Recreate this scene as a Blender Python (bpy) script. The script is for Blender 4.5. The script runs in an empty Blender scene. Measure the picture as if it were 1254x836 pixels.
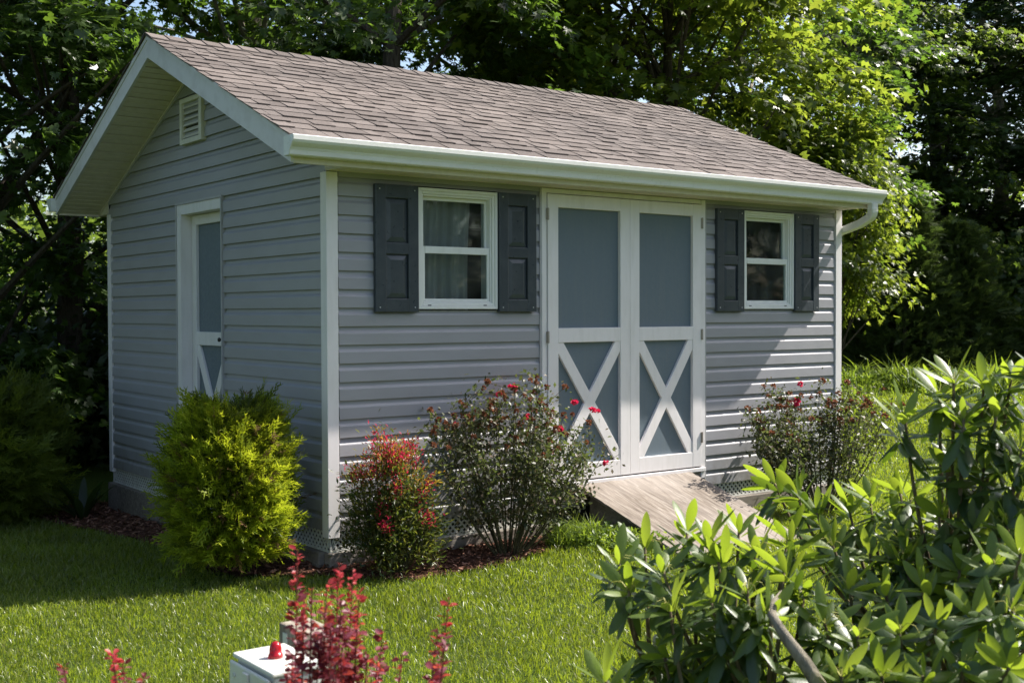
import bpy, bmesh, math, random
import numpy as np
from mathutils import Vector, Matrix
R_ = math.radians
random.seed(7); rng = np.random.default_rng(11)
S = bpy.context.scene; COL = S.collection

# ------------------------------------------------------------------ camera frame
CAM = np.array([-3.5385, -6.5954, 1.3915]); YAW, PIT, ROL, FPX = R_(36.9005), R_(-1.3695), R_(-0.1642), 1467.87
F = np.array([math.sin(YAW)*math.cos(PIT), math.cos(YAW)*math.cos(PIT), math.sin(PIT)])
R0 = np.array([math.cos(YAW), -math.sin(YAW), 0]); U0 = np.cross(R0, F)
RR = R0*math.cos(ROL)+U0*math.sin(ROL); UU = -R0*math.sin(ROL)+U0*math.cos(ROL)
def at(u, v, depth):
    return CAM + depth*(F + RR*(u-627)/FPX - UU*(v-418)/FPX)
def polar(u, dist):           # ground spot in the direction of photo column u
    a = YAW + math.atan((u-627)/FPX)
    return CAM[0]+dist*math.sin(a), CAM[1]+dist*math.cos(a)

# ------------------------------------------------------------------ object helpers
def tag(o, label=None, cat=None, group=None, kind=None):
    if label: o['label'] = label
    if cat: o['category'] = cat
    if group: o['group'] = group
    if kind: o['kind'] = kind
    return o
def empty(name, loc=(0,0,0), rz=0, label=None, cat=None, group=None):
    o = bpy.data.objects.new(name, None); COL.objects.link(o)
    o.location = loc; o.rotation_euler = (0,0,rz); o.empty_display_size = .1
    return tag(o, label, cat, group)
def link(name, me, mat, parent=None, bevel=0, smooth=False):
    if mat is not None:
        me.materials.clear(); me.materials.append(mat)
    o = bpy.data.objects.new(name, me); COL.objects.link(o)
    if parent is not None: o.parent = parent
    if smooth: me.polygons.foreach_set('use_smooth', [True]*len(me.polygons))
    if bevel:
        b = o.modifiers.new('Bevel', 'BEVEL'); b.width = bevel; b.segments = 2; b.limit_method = 'ANGLE'; b.angle_limit = R_(40)
    return o

class MB:
    def __init__(s): s.v = []; s.f = []
    def add(s, vs, fs):
        k = len(s.v); s.v += [tuple(map(float, p)) for p in vs]; s.f += [tuple(i+k for i in f) for f in fs]; return s
    def box(s, x0, x1, y0, y1, z0, z1):
        return s.add([(x0,y0,z0),(x1,y0,z0),(x1,y1,z0),(x0,y1,z0),(x0,y0,z1),(x1,y0,z1),(x1,y1,z1),(x0,y1,z1)],
                     [(0,3,2,1),(4,5,6,7),(0,1,5,4),(1,2,6,5),(2,3,7,6),(3,0,4,7)])
    def hexa(s, p):   # eight corners: bottom loop, top loop
        return s.add(p, [(0,3,2,1),(4,5,6,7),(0,1,5,4),(1,2,6,5),(2,3,7,6),(3,0,4,7)])
    def bar(s, a, b, w, t, up=(0,0,1)):      # rectangular bar a->b, width w across, thickness t
        a = np.array(a, float); b = np.array(b, float); d = (b-a)/np.linalg.norm(b-a)
        n = np.array(up, float); sd = np.cross(d, n); sd /= np.linalg.norm(sd); n = np.cross(sd, d)
        c = [(-1,-1),(1,-1),(1,1),(-1,1)]
        return s.hexa([a+sd*w/2*i+n*t/2*j for i, j in c]+[b+sd*w/2*i+n*t/2*j for i, j in c])
    def prism(s, poly, axis, a0, a1):        # poly of 2d points in the plane across the axis
        def P(q, a):
            return {0:(a,q[0],q[1]), 1:(q[0],a,q[1]), 2:(q[0],q[1],a)}[axis]
        n = len(poly)
        return s.add([P(q,a0) for q in poly]+[P(q,a1) for q in poly],
                     [tuple(range(n))[::-1], tuple(range(n,2*n))]+[(i,(i+1)%n,n+(i+1)%n,n+i) for i in range(n)])
    def tube(s, pts, rad, n=8, cap=True):
        pts = [np.array(p, float) for p in pts]; m = len(pts)
        if not hasattr(rad, '__len__'): rad = [rad]*m
        ref = np.array([.31,.2,.93]); vs = []; 
        for i, p in enumerate(pts):
            d = pts[min(i+1,m-1)]-pts[max(i-1,0)]; d = d/(np.linalg.norm(d)+1e-9)
            a = np.cross(d, ref); 
            if np.linalg.norm(a) < .05: a = np.cross(d, (1,0,0))
            a /= np.linalg.norm(a); b = np.cross(d, a)
            for k in range(n):
                t = 2*math.pi*k/n; vs.append(p+rad[i]*(a*math.cos(t)+b*math.sin(t)))
        fs = [(i*n+k, i*n+(k+1)%n, (i+1)*n+(k+1)%n, (i+1)*n+k) for i in range(m-1) for k in range(n)]
        if cap: fs += [tuple(range(n))[::-1], tuple(range((m-1)*n, m*n))]
        return s.add(vs, fs)
    def lathe(s, prof, cx=0, cy=0, cz=0, n=16):
        vs = [(cx+r*math.cos(2*math.pi*k/n), cy+r*math.sin(2*math.pi*k/n), cz+z) for r, z in prof for k in range(n)]
        m = len(prof)
        fs = [(i*n+k, i*n+(k+1)%n, (i+1)*n+(k+1)%n, (i+1)*n+k) for i in range(m-1) for k in range(n)]
        fs += [tuple(range(n))[::-1], tuple(range((m-1)*n, m*n))]
        return s.add(vs, fs)
    def mesh(s, name):
        me = bpy.data.meshes.new(name); me.from_pydata(s.v, [], s.f); me.validate(); me.update()
        bm = bmesh.new(); bm.from_mesh(me); bmesh.ops.recalc_face_normals(bm, faces=bm.faces); bm.to_mesh(me); bm.free()
        return me
    def build(s, name, mat, parent=None, bevel=0, smooth=False):
        return link(name, s.mesh(name), mat, parent, bevel, smooth)

def np_mesh(name, V, polys_tmpl, k, n):
    """n copies of a template with k verts whose faces are polys_tmpl; V is (n*k,3)"""
    me = bpy.data.meshes.new(name)
    me.vertices.add(len(V)); me.vertices.foreach_set('co', V.astype(np.float32).ravel())
    sizes = np.array([len(p) for p in polys_tmpl]); flat = np.concatenate([np.array(p) for p in polys_tmpl])
    idx = (flat[None,:] + (np.arange(n)*k)[:,None]).ravel()
    tot = np.tile(sizes, n); start = np.concatenate([[0], np.cumsum(tot)[:-1]])
    me.loops.add(len(idx)); me.loops.foreach_set('vertex_index', idx.astype(np.int32))
    me.polygons.add(len(tot)); me.polygons.foreach_set('loop_start', start.astype(np.int32))
    me.polygons.foreach_set('loop_total', tot.astype(np.int32))
    me.update(calc_edges=True)
    return me
def unit(a): return a/(np.linalg.norm(a, axis=-1, keepdims=True)+1e-9)
def scatter(name, tmpl, O, A, N, SZ):
    """place leaf template (verts, faces) at O, pointing along A, normal N, scale SZ"""
    tv, tf = tmpl; tv = np.array(tv, float)
    A = unit(A); B = unit(np.cross(N, A)); N = np.cross(A, B)
    V = O[:,None,:] + SZ[:,None,None]*(tv[None,:,0:1]*A[:,None,:] + tv[None,:,1:2]*B[:,None,:] + tv[None,:,2:3]*N[:,None,:])
    return np_mesh(name, V.reshape(-1,3), tf, len(tv), len(O))

def star_leaf():
    pts = [(0,0,0)]
    ang = [-150,-112,-75,-45,-35,-18,0,18,35,45,75,112,150]
    rad = [.20,.40,.42,.30,.62,.30,.72,.30,.62,.30,.42,.40,.20]
    out = []
    for a, r in zip(ang, rad):
        out.append((.30+r*math.cos(R_(a)), r*math.sin(R_(a)), -.22*r*r+.06*abs(math.sin(R_(a)))))
    # fan from the leaf base centre keeps the lobes separate and slightly cupped
    vs = [(.30,0,0)]+out; n = len(out)
    return vs, [(0,i,i+1) for i in range(1,n)]
def simple_star():
    vs = [(0,0,0),(.12,.42,-.06),(.38,.18,0),(.62,.5,-.10),(.66,.16,0),(1.0,0,-.12),(.66,-.16,0),(.62,-.5,-.10),(.38,-.18,0),(.12,-.42,-.06)]
    return vs, [(0,1,2),(2,3,4),(4,5,6),(6,7,8),(8,9,0),(0,2,4,6,8)]
def oval_leaf(w=.30, segs=5, arch=.12, fold=.10):
    vs = []; 
    for i in range(segs+1):
        t = (1-math.cos(math.pi*i/segs))/2*.5+.5*i/segs; hw = w*(math.sin(math.pi*(t**1.15))**.62)/2 if 0 < i < segs else .012
        z = -arch*t*t*1.5
        vs += [(t,-hw,z+fold*hw*2),(t,0,z),(t,hw,z+fold*hw*2)]
    fs = []
    for i in range(segs):
        a = i*3
        fs += [(a,a+3,a+4,a+1),(a+1,a+4,a+5,a+2)]
    return vs, fs
def small_leaf(w=.5):
    return [(0,0,0),(.45,-w/2,.06),(1,0,-.05),(.45,w/2,.06)], [(0,1,2),(0,2,3)]
STAR, SSTAR, OVAL, SMALL, ROUND = star_leaf(), simple_star(), oval_leaf(), small_leaf(), small_leaf(.75)

# ------------------------------------------------------------------ materials
class NT:
    def __init__(s, name):
        s.m = bpy.data.materials.new(name); s.m.use_nodes = True; s.t = s.m.node_tree; s.t.nodes.clear()
        s.out = s.n('ShaderNodeOutputMaterial')
    def n(s, typ, **kw):
        x = s.t.nodes.new(typ)
        for k, v in kw.items():
            if hasattr(x, k) and k not in ('Scale',): setattr(x, k, v)
            else: x.inputs[k.replace('_',' ')].default_value = v
        return x
    def l(s, a, b): s.t.links.new(a, b)
    def ramp(s, fac, cols):
        r = s.n('ShaderNodeValToRGB'); e = r.color_ramp.elements
        e[0].position, e[0].color = cols[0][0], (*cols[0][1],1)
        e[1].position, e[1].color = cols[-1][0], (*cols[-1][1],1)
        for p, c in cols[1:-1]:
            q = e.new(p); q.color = (*c,1)
        s.l(fac, r.inputs[0]); return r.outputs[0]
    def noise(s, scale, detail=4, vec=None, rough=.55, dist=0):
        x = s.n('ShaderNodeTexNoise'); x.inputs['Scale'].default_value = scale; x.inputs['Detail'].default_value = detail
        x.inputs['Roughness'].default_value = rough; x.inputs['Distortion'].default_value = dist
        if vec is not None: s.l(vec, x.inputs['Vector'])
        return x.outputs[0]
    def coord(s, scale=(1,1,1)):
        c = s.n('ShaderNodeTexCoord'); m = s.n('ShaderNodeMapping'); m.inputs['Scale'].default_value = scale
        s.l(c.outputs['Object'], m.inputs[0]); return m.outputs[0]
    def bump(s, h, strength=.3, dist=.01):
        b = s.n('ShaderNodeBump'); b.inputs['Strength'].default_value = strength; b.inputs['Distance'].default_value = dist
        s.l(h, b.inputs['Height']); return b.outputs[0]
    def bsdf(s, col=None, rough=.5, normal=None, spec=.5, colsock=None, roughsock=None):
        b = s.n('ShaderNodeBsdfPrincipled'); b.inputs['Roughness'].default_value = rough
        b.inputs['Specular IOR Level'].default_value = spec
        if col: b.inputs['Base Color'].default_value = (*col,1)
        if colsock is not None: s.l(colsock, b.inputs['Base Color'])
        if roughsock is not None: s.l(roughsock, b.inputs['Roughness'])
        if normal is not None: s.l(normal, b.inputs['Normal'])
        return b
    def mixc(s, a, b, fac, mode='MIX'):
        m = s.n('ShaderNodeMix'); m.data_type = 'RGBA'; m.blend_type = mode
        for sock, val in ((m.inputs[0], fac), (m.inputs[6], a), (m.inputs[7], b)):
            if hasattr(val, 'is_linked'): s.l(val, sock)
            elif isinstance(val, tuple): sock.default_value = (*val,1)
            else: sock.default_value = val
        return m.outputs[2]
    def done(s, shader): s.l(shader.outputs[0], s.out.inputs[0]); return s.m

def painted(name, col, dirt=(.25,.22,.16), amount=.35, rough=.45, streak=(6,6,1.2), bump=.15):
    t = NT(name); v = t.coord(streak); n1 = t.noise(3, 6, v); v2 = t.coord((1,1,1)); n2 = t.noise(38, 3, v2)
    f = t.ramp(n1, [(.45,(0,0,0)),(.85,(amount,)*3)])
    c = t.mixc(col, dirt, f); r = t.ramp(n2, [(.3,(rough-.08,)*3),(.7,(rough+.12,)*3)])
    return t.done(t.bsdf(colsock=c, roughsock=r, normal=t.bump(n2, bump, .002)))

def leafmat(name, cols, trans, rough=.45, tf=.45, spec=.5, patch=.35, mottle=False):
    """cols: list of base colours picked per leaf; trans: transmitted colours"""
    t = NT(name); g = t.n('ShaderNodeNewGeometry'); rnd = g.outputs['Random Per Island']
    k = len(cols); c = t.ramp(rnd, [(i/max(1,k-1), q) for i, q in enumerate(cols)])
    k = len(trans); c2 = t.ramp(rnd, [(i/max(1,k-1), q) for i, q in enumerate(trans)])
    n = t.noise(1.3, 3, t.coord()); m = t.ramp(n, [(.35,(1-patch,)*3),(.65,(1,1,1))])
    c = t.mixc(c, m, 1.0, 'MULTIPLY'); c2 = t.mixc(c2, m, 1.0, 'MULTIPLY')
    if mottle:
        mn = t.noise(55, 4, t.coord(), .7); c = t.mixc(c, (.16,.10,.04), t.ramp(mn, [(.66,(0,0,0)),(.74,(.75,.75,.75))])); c2 = t.mixc(c2, (.2,.12,.04), t.ramp(mn, [(.66,(0,0,0)),(.74,(.7,.7,.7))]))
        c = t.mixc(c, t.ramp(t.noise(120, 2, t.coord()), [(.3,(.8,.8,.8)),(.7,(1.15,1.15,1.1))]), 1.0, 'MULTIPLY')
        b = t.bsdf(colsock=c, rough=rough, spec=spec, normal=t.bump(t.noise(160, 2, t.coord()), .25, .002))
    else: b = t.bsdf(colsock=c, rough=rough, spec=spec)
    tr = t.n('ShaderNodeBsdfTranslucent'); t.l(c2, tr.inputs[0])
    mx = t.n('ShaderNodeMixShader'); mx.inputs[0].default_value = tf
    t.l(b.outputs[0], mx.inputs[1]); t.l(tr.outputs[0], mx.inputs[2])
    return t.done(mx)

def wood(name, c1, c2, c3, scale=(2,30,30), bump=.6, rough=.8):
    t = NT(name); v = t.coord(scale); n = t.noise(2.2, 8, v, .65, 1.2); n2 = t.noise(1.6, 3, t.coord())
    c = t.ramp(n, [(.30,c1),(.52,c2),(.72,c3)]); c = t.mixc(c, (.55,.5,.46), t.ramp(n2, [(.4,(0,0,0)),(.75,(.3,.3,.3))]), 'MIX')
    return t.done(t.bsdf(colsock=c, rough=rough, normal=t.bump(n, bump, .004), spec=.25))

def bark(name, c1, c2):
    t = NT(name); n = t.noise(9, 8, t.coord((3,3,.7)), .7, .6)
    return t.done(t.bsdf(colsock=t.ramp(n, [(.35,c1),(.65,c2)]), rough=.9, normal=t.bump(n, .9, .03), spec=.2))

M = {}
def siding_mat():
    t = NT('vinyl_siding'); v = t.coord(); n1 = t.noise(2.2, 6, t.coord((1,1,3))); n2 = t.noise(60, 3, t.coord((1,1,6))); n3 = t.noise(14, 5, t.coord((1,1,.5)))
    c = t.mixc((.337,.333,.358), (.27,.262,.265), t.ramp(n1, [(.4,(0,0,0)),(.8,(.5,.5,.5))]))
    sx = t.n('ShaderNodeSeparateXYZ'); t.l(v, sx.inputs[0])
    m = t.n('ShaderNodeMath', operation='MULTIPLY'); t.l(t.ramp(sx.outputs[2], [(.02,(1,1,1)),(.30,(0,0,0))]), m.inputs[0]); t.l(t.ramp(n3, [(.35,(0,0,0)),(.75,(.8,.8,.8))]), m.inputs[1])
    c = t.mixc(c, (.17,.14,.10), m.outputs[0])
    h = t.noise(1.6, 2, t.coord((1.2,1.2,.6)))
    b1 = t.bump(h, .35, .02); b2 = t.n('ShaderNodeBump'); b2.inputs['Strength'].default_value = .12; b2.inputs['Distance'].default_value = .002; t.l(n2, b2.inputs['Height']); t.l(b1, b2.inputs['Normal'])
    return t.done(t.bsdf(colsock=c, rough=.43, normal=b2.outputs[0]))
M['siding'] = siding_mat()
M['trim'] = painted('white_trim', (.80,.76,.76), (.42,.40,.34), .28, .42)
M['fascia'] = painted('white_metal_fascia', (.66,.64,.64), (.36,.33,.30), .5, .40, (2.5,2.5,2.5))
M['cream'] = painted('cream_soffit', (.68,.62,.53), (.42,.38,.28), .4, .5)
M['gutter'] = painted('white_gutter', (.76,.76,.72), (.42,.44,.32), .35, .32, (1,5,5))
M['window'] = painted('white_vinyl', (.80,.80,.77), (.45,.42,.34), .18, .35)
M['jchan'] = painted('grey_channel', (.42,.41,.42), (.2,.2,.2), .35, .45)
M['shutter'] = painted('charcoal_shutter', (.044,.054,.066), (.09,.10,.11), .55, .34, (4,4,4), .12)
M['panel'] = painted('blue_grey_panel', (.125,.162,.195), (.155,.18,.195), .6, .55, (14,14,1), .25)
M['screw'] = painted('screw_head', (.6,.6,.6), (.3,.3,.3), .3, .3)
M['hinge'] = painted('old_hinge', (.36,.32,.27), (.16,.09,.05), .7, .45)
M['black'] = painted('black_hardware', (.02,.02,.02), (.05,.05,.05), .3, .3)
M['vent'] = painted('cream_vent', (.70,.67,.58), (.40,.36,.26), .4, .45)
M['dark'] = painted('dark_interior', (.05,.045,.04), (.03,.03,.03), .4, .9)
M['inside'] = painted('interior_board', (.10,.10,.095), (.08,.08,.075), .4, .9)
M['lattice'] = painted('white_lattice', (.70,.70,.66), (.30,.24,.18), .6, .5)
M['ramp'] = wood('weathered_plywood', (.085,.065,.052), (.20,.165,.135), (.34,.30,.26), (15,.9,5))
M['skid'] = wood('grey_timber', (.10,.085,.07), (.19,.165,.14), (.28,.25,.22), (2,14,14))
M['post'] = wood('grey_post', (.16,.13,.10), (.30,.26,.21), (.42,.38,.32), (14,14,2))
M['bark'] = bark('brown_bark', (.045,.035,.027), (.12,.10,.08))
M['palebark'] = bark('pale_bark', (.15,.135,.105), (.36,.32,.25))
M['rhbark'] = bark('rhododendron_bark', (.10,.075,.045), (.26,.21,.13))
M['twig'] = bark('green_brown_twig', (.05,.04,.02), (.11,.10,.05))
M['redtwig'] = bark('red_twig', (.14,.03,.03), (.25,.07,.05))

def shingle_mat():
    t = NT('asphalt_shingle'); g = t.n('ShaderNodeNewGeometry')
    c = t.ramp(g.outputs['Random Per Island'], [(0,(.118,.100,.093)),(.35,(.136,.116,.108)),(.7,(.155,.133,.124)),(1,(.18,.155,.145))])
    v = t.coord(); gr = t.noise(420, 2, v, .8); big = t.noise(1.1, 4, t.coord((.6,1.5,1.5)))
    c = t.mixc(c, t.ramp(gr, [(.30,(.50,.48,.46)),(.5,(1,1,1)),(.72,(1.55,1.5,1.45))]), .8, 'MULTIPLY')
    c = t.mixc(c, t.ramp(big, [(.3,(.74,.74,.75)),(.7,(1.12,1.10,1.08))]), 1.0, 'MULTIPLY')
    return t.done(t.bsdf(colsock=c, rough=.88, normal=t.bump(gr, .6, .003), spec=.3))
M['shingle'] = shingle_mat()

def glass_mat():
    t = NT('window_glass'); tr = t.n('ShaderNodeBsdfTransparent'); tr.inputs[0].default_value = (.88,.92,.90,1)
    gl = t.n('ShaderNodeBsdfGlossy'); gl.inputs['Roughness'].default_value = .03; gl.inputs[0].default_value = (.9,.95,.92,1)
    n = t.noise(2.5, 2, t.coord()); t.l(t.bump(n, .03, .02), gl.inputs['Normal'])
    d = t.bsdf(col=(.30,.30,.28), rough=.8)
    fr = t.n('ShaderNodeFresnel'); fr.inputs[0].default_value = 1.38
    m = t.n('ShaderNodeMixShader'); t.l(fr.outputs[0], m.inputs[0]); t.l(tr.outputs[0], m.inputs[1]); t.l(gl.outputs[0], m.inputs[2])
    dn = t.noise(5, 5, t.coord()); df = t.ramp(dn, [(.4,(.02,.02,.02)),(.8,(.12,.12,.12))])
    m2 = t.n('ShaderNodeMixShader'); t.l(df, m2.inputs[0]); t.l(m.outputs[0], m2.inputs[1]); t.l(d.outputs[0], m2.inputs[2])
    return t.done(m2)
M['glass'] = glass_mat()
t = NT('curtain_cloth'); b = t.bsdf(col=(.56,.54,.54), rough=.9); tr = t.n('ShaderNodeBsdfTranslucent'); tr.inputs[0].default_value = (.14,.15,.14,1)
mx = t.n('ShaderNodeMixShader'); mx.inputs[0].default_value = .3; t.l(b.outputs[0], mx.inputs[1]); t.l(tr.outputs[0], mx.inputs[2]); M['curtain'] = t.done(mx)
t = NT('red_lens'); b = t.bsdf(col=(.42,.006,.012), rough=.12, spec=.6); b.inputs['Transmission Weight'].default_value = .35; M['redlens'] = t.done(b)
M['whitebox'] = painted('white_plastic_box', (.72,.72,.66), (.42,.40,.33), .25, .38, (6,6,6))

def ground_mat():
    t = NT('lawn_soil'); n = t.noise(.8, 6, t.coord()); n2 = t.noise(45, 5, t.coord())
    c = t.ramp(n2, [(.3,(.030,.045,.010)),(.6,(.060,.10,.018)),(.8,(.10,.12,.035))])
    c = t.mixc(c, t.ramp(n, [(.3,(.75,.75,.75)),(.7,(1.15,1.1,1))]), 1.0, 'MULTIPLY')
    return t.done(t.bsdf(colsock=c, rough=.95, normal=t.bump(n2, .8, .02), spec=.1))
M['ground'] = ground_mat()
def mulch_mat():
    t = NT('red_mulch'); n = t.noise(60, 6, t.coord((1,1,1)), .7, .8)
    c = t.ramp(n, [(.3,(.035,.018,.012)),(.5,(.11,.050,.032)),(.72,(.22,.10,.065))])
    return t.done(t.bsdf(colsock=c, rough=.95, normal=t.bump(n, 1, .02), spec=.15))
M['mulch'] = mulch_mat()
t = NT('mulch_chip'); g = t.n('ShaderNodeNewGeometry')
M['chip'] = t.done(t.bsdf(colsock=t.ramp(g.outputs['Random Per Island'], [(0,(.05,.022,.015)),(.5,(.15,.065,.04)),(1,(.32,.17,.12))]), rough=.9, spec=.2))

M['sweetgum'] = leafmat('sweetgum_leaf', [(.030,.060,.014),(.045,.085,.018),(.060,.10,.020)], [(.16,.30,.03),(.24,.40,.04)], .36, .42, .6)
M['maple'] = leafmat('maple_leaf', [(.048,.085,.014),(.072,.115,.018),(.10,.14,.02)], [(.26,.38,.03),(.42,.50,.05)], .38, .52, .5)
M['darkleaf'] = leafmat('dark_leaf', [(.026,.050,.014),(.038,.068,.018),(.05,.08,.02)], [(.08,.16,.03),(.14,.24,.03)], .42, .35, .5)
M['wood'] = leafmat('woodland_leaf', [(.035,.065,.015),(.06,.095,.02),(.09,.13,.025)], [(.22,.34,.04),(.34,.46,.06)], .5, .42, .4)
M['rhodo'] = leafmat('rhododendron_leaf', [(.030,.056,.020),(.043,.078,.024),(.062,.10,.026)], [(.20,.34,.02),(.34,.50,.04)], .40, .28, .6, .15, True)
M['rhodonew'] = leafmat('rhododendron_new_leaf', [(.085,.135,.028),(.13,.185,.03)], [(.38,.54,.03),(.50,.64,.05)], .42, .40, .6, .1, True)
M['stalk'] = painted('yellow_green_stalk', (.36,.36,.07), (.30,.17,.06), .8, .5)
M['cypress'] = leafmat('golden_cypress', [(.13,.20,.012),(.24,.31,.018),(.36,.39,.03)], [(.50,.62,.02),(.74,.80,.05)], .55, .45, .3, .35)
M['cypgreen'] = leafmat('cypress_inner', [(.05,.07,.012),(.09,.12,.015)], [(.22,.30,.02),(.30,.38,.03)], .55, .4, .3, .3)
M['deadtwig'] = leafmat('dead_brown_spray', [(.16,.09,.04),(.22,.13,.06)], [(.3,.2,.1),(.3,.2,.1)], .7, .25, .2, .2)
M['cypshade'] = leafmat('shaded_cypress', [(.10,.14,.018),(.16,.20,.025)], [(.34,.44,.03),(.44,.52,.04)], .55, .35, .3, .45)  # darker copy of the golden cypress, its shade put into the colour
M['nandina'] = leafmat('nandina_leaf', [(.028,.05,.014),(.05,.08,.018),(.12,.10,.02)], [(.15,.24,.03),(.30,.30,.04)], .4, .38, .5, .3)
M['nandinagold'] = leafmat('nandina_gold_leaf', [(.16,.17,.02),(.26,.17,.03),(.30,.10,.02)], [(.55,.50,.05),(.65,.30,.04)], .45, .4, .4, .2)
M['nandinared'] = leafmat('nandina_red_leaf', [(.34,.010,.05),(.45,.02,.08),(.38,.03,.04)], [(.75,.03,.12),(.85,.06,.10)], .42, .38, .4, .1)
M['rosel'] = leafmat('rose_leaf', [(.042,.060,.026),(.070,.082,.038),(.105,.105,.055),(.15,.085,.05)], [(.16,.23,.05),(.28,.34,.08)], .48, .30, .45, .35)
M['spent'] = leafmat('spent_bloom', [(.10,.035,.02),(.20,.075,.035),(.28,.12,.06)], [(.3,.1,.05),(.4,.16,.08)], .7, .2, .2, .2)
M['bloom'] = leafmat('pink_red_petal', [(.62,.015,.075),(.75,.03,.12)], [(.85,.03,.12),(.9,.08,.2)], .5, .35, .3, .05)
M['barb'] = leafmat('barberry_leaf', [(.12,.022,.035),(.20,.04,.06),(.34,.13,.17)], [(.55,.05,.06),(.80,.14,.08)], .42, .35, .45, .2)
M['barbnew'] = leafmat('barberry_new_leaf', [(.36,.02,.04),(.46,.06,.06)], [(.66,.06,.10),(.75,.12,.10)], .42, .42, .4, .1)
M['grass'] = leafmat('lawn_blade', [(.070,.112,.012),(.115,.165,.018),(.165,.205,.028),(.27,.27,.10)], [(.36,.50,.02),(.52,.62,.04)], .36, .40, .5, .30)
M['weed'] = leafmat('tall_grass', [(.08,.14,.02),(.13,.20,.03)], [(.34,.50,.04),(.46,.60,.06)], .45, .42, .4, .3)
M['cedar'] = leafmat('cedar_spray', [(.065,.095,.028),(.09,.125,.035),(.13,.17,.05)], [(.10,.17,.03),(.16,.24,.04)], .6, .3, .3, .3)

# ------------------------------------------------------------------ terrain
def sstep(a, b, x): 
    t = np.clip((x-a)/(b-a), 0, 1); return t*t*(3-2*t)
def gz(x, y):
    x = np.asarray(x, float); y = np.asarray(y, float)
    z = -.19 - .036*np.clip(y, 0, 5)*(1-sstep(1.5, 5, x)) + .03*np.clip(x-6, 0, 12)*sstep(5, 9, x)
    return z + .012*np.sin(x*1.3+y*.7)*np.cos(y*.9)
def ground_sheet():
    xs = np.concatenate([np.linspace(-900,-30,14), np.linspace(-26,34,121), np.linspace(38,900,14)])
    ys = np.concatenate([np.linspace(-900,-30,14), np.linspace(-26,34,121), np.linspace(38,900,14)])
    X, Y = np.meshgrid(xs, ys, indexing='ij'); Z = gz(X, Y)
    n, m = X.shape; V = np.stack([X, Y, Z], -1).reshape(-1,3)
    i, j = np.meshgrid(np.arange(n-1), np.arange(m-1), indexing='ij'); a = (i*m+j).ravel()
    me = bpy.data.meshes.new('ground'); me.from_pydata(V.tolist(), [], np.stack([a, a+m, a+m+1, a+1], -1).tolist()); me.update()
    return link('ground', me, M['ground'], smooth=True)
tag(ground_sheet(), 'level lawn ground running back to the trees', kind='structure')

# mulch bed polygon around shed
BED = [(-.9,4.6),(-.7,3.6),(-.55,2.6),(-.5,1.4),(-.60,.6),(-.58,.16),(-.40,.02),(-.15,-.16),(.02,-.42),(.25,-.60),(.6,-.63),(1.0,-.58),(1.35,-.50),(1.62,-.42),(1.80,-.2),(1.85,.06),(1.0,.10),(0.10,.10),(.10,4.5)]
def inbed(x, y):
    x = np.asarray(x); y = np.asarray(y); c = np.zeros(x.shape, bool); n = len(BED)
    for i in range(n):
        x1, y1 = BED[i]; x2, y2 = BED[(i+1)%n]
        if y1 == y2: continue
        k = ((y1 > y) != (y2 > y)) & (x < (x2-x1)*(y-y1)/(y2-y1)+x1); c ^= k
    return c
def bed_mesh():
    # fine grid clipped to the bed, gently mounded
    st = .06; xs = np.arange(-1.7, 2.0, st); ys = np.arange(-.8, 4.8, st); vs = {}; V = []; Fc = []
    def vid(i, j):
        if (i,j) not in vs:
            x, y = xs[i], ys[j]; vs[(i,j)] = len(V); V.append((x, y, float(gz(x,y))+.012+.012*math.sin(x*23)*math.sin(y*19)))
        return vs[(i,j)]
    for i in range(len(xs)-1):
        for j in range(len(ys)-1):
            if inbed(xs[i]+st/2, ys[j]+st/2): Fc.append((vid(i,j),vid(i+1,j),vid(i+1,j+1),vid(i,j+1)))
    me = bpy.data.meshes.new('mulch_bed'); me.from_pydata(V, [], Fc); me.update(); return me
tag(link('mulch_bed', bed_mesh(), M['mulch'], smooth=True), 'reddish brown mulch bed along the shed wall', kind='structure')
n = 26000; x = rng.uniform(-1.7,2,n); y = rng.uniform(-.8,4.7,n); k = inbed(x,y); x, y = x[k], y[k]; n = len(x)
O = np.stack([x,y,gz(x,y)+.022],-1); A = unit(np.stack([rng.normal(size=n),rng.normal(size=n),rng.normal(size=n)*.25],-1))
N_ = unit(np.stack([rng.normal(size=n)*.5,rng.normal(size=n)*.5,np.ones(n)],-1))
tag(link('mulch_chips', scatter('mulch_chips', ([(0,-.2,0),(1,-.15,.05),(.95,.2,0),(.05,.16,.06)],[(0,1,2,3)]), O, A, N_, rng.uniform(.012,.045,n)), M['chip']), 'loose reddish bark chips covering the bed', 'mulch', kind='stuff')

# ------------------------------------------------------------------ the lawn
BLADE = ([(0,-.5,0),(0,.5,0),(.55,-.36,.0),(.55,.36,.0),(1,0,0)],[(0,2,3,1),(2,4,3)])
def blades(name, x, y, h, w, lean=.45, mat='grass', zoff=0, bend=.35):
    n = len(x); th = rng.uniform(0, 2*math.pi, n); ld = rng.uniform(0, 2*math.pi, n); le = np.abs(rng.normal(0, lean, n))
    B = np.stack([np.cos(th), np.sin(th), np.zeros(n)], -1)*w[:,None]
    D = unit(np.stack([np.cos(ld)*le, np.sin(ld)*le, np.ones(n)], -1))
    P = np.stack([x, y, gz(x,y)+zoff], -1); L = np.stack([np.cos(ld), np.sin(ld), -.5*np.ones(n)], -1)*(h*bend*rng.uniform(.1,1.4,n))[:,None]
    V = np.stack([P-B*.5, P+B*.5, P+D*(h*.55)[:,None]-B*.4, P+D*(h*.55)[:,None]+B*.4, P+D*h[:,None]+L], 1).reshape(-1,3)
    return np_mesh(name, V, BLADE[1], 5, n)
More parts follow.
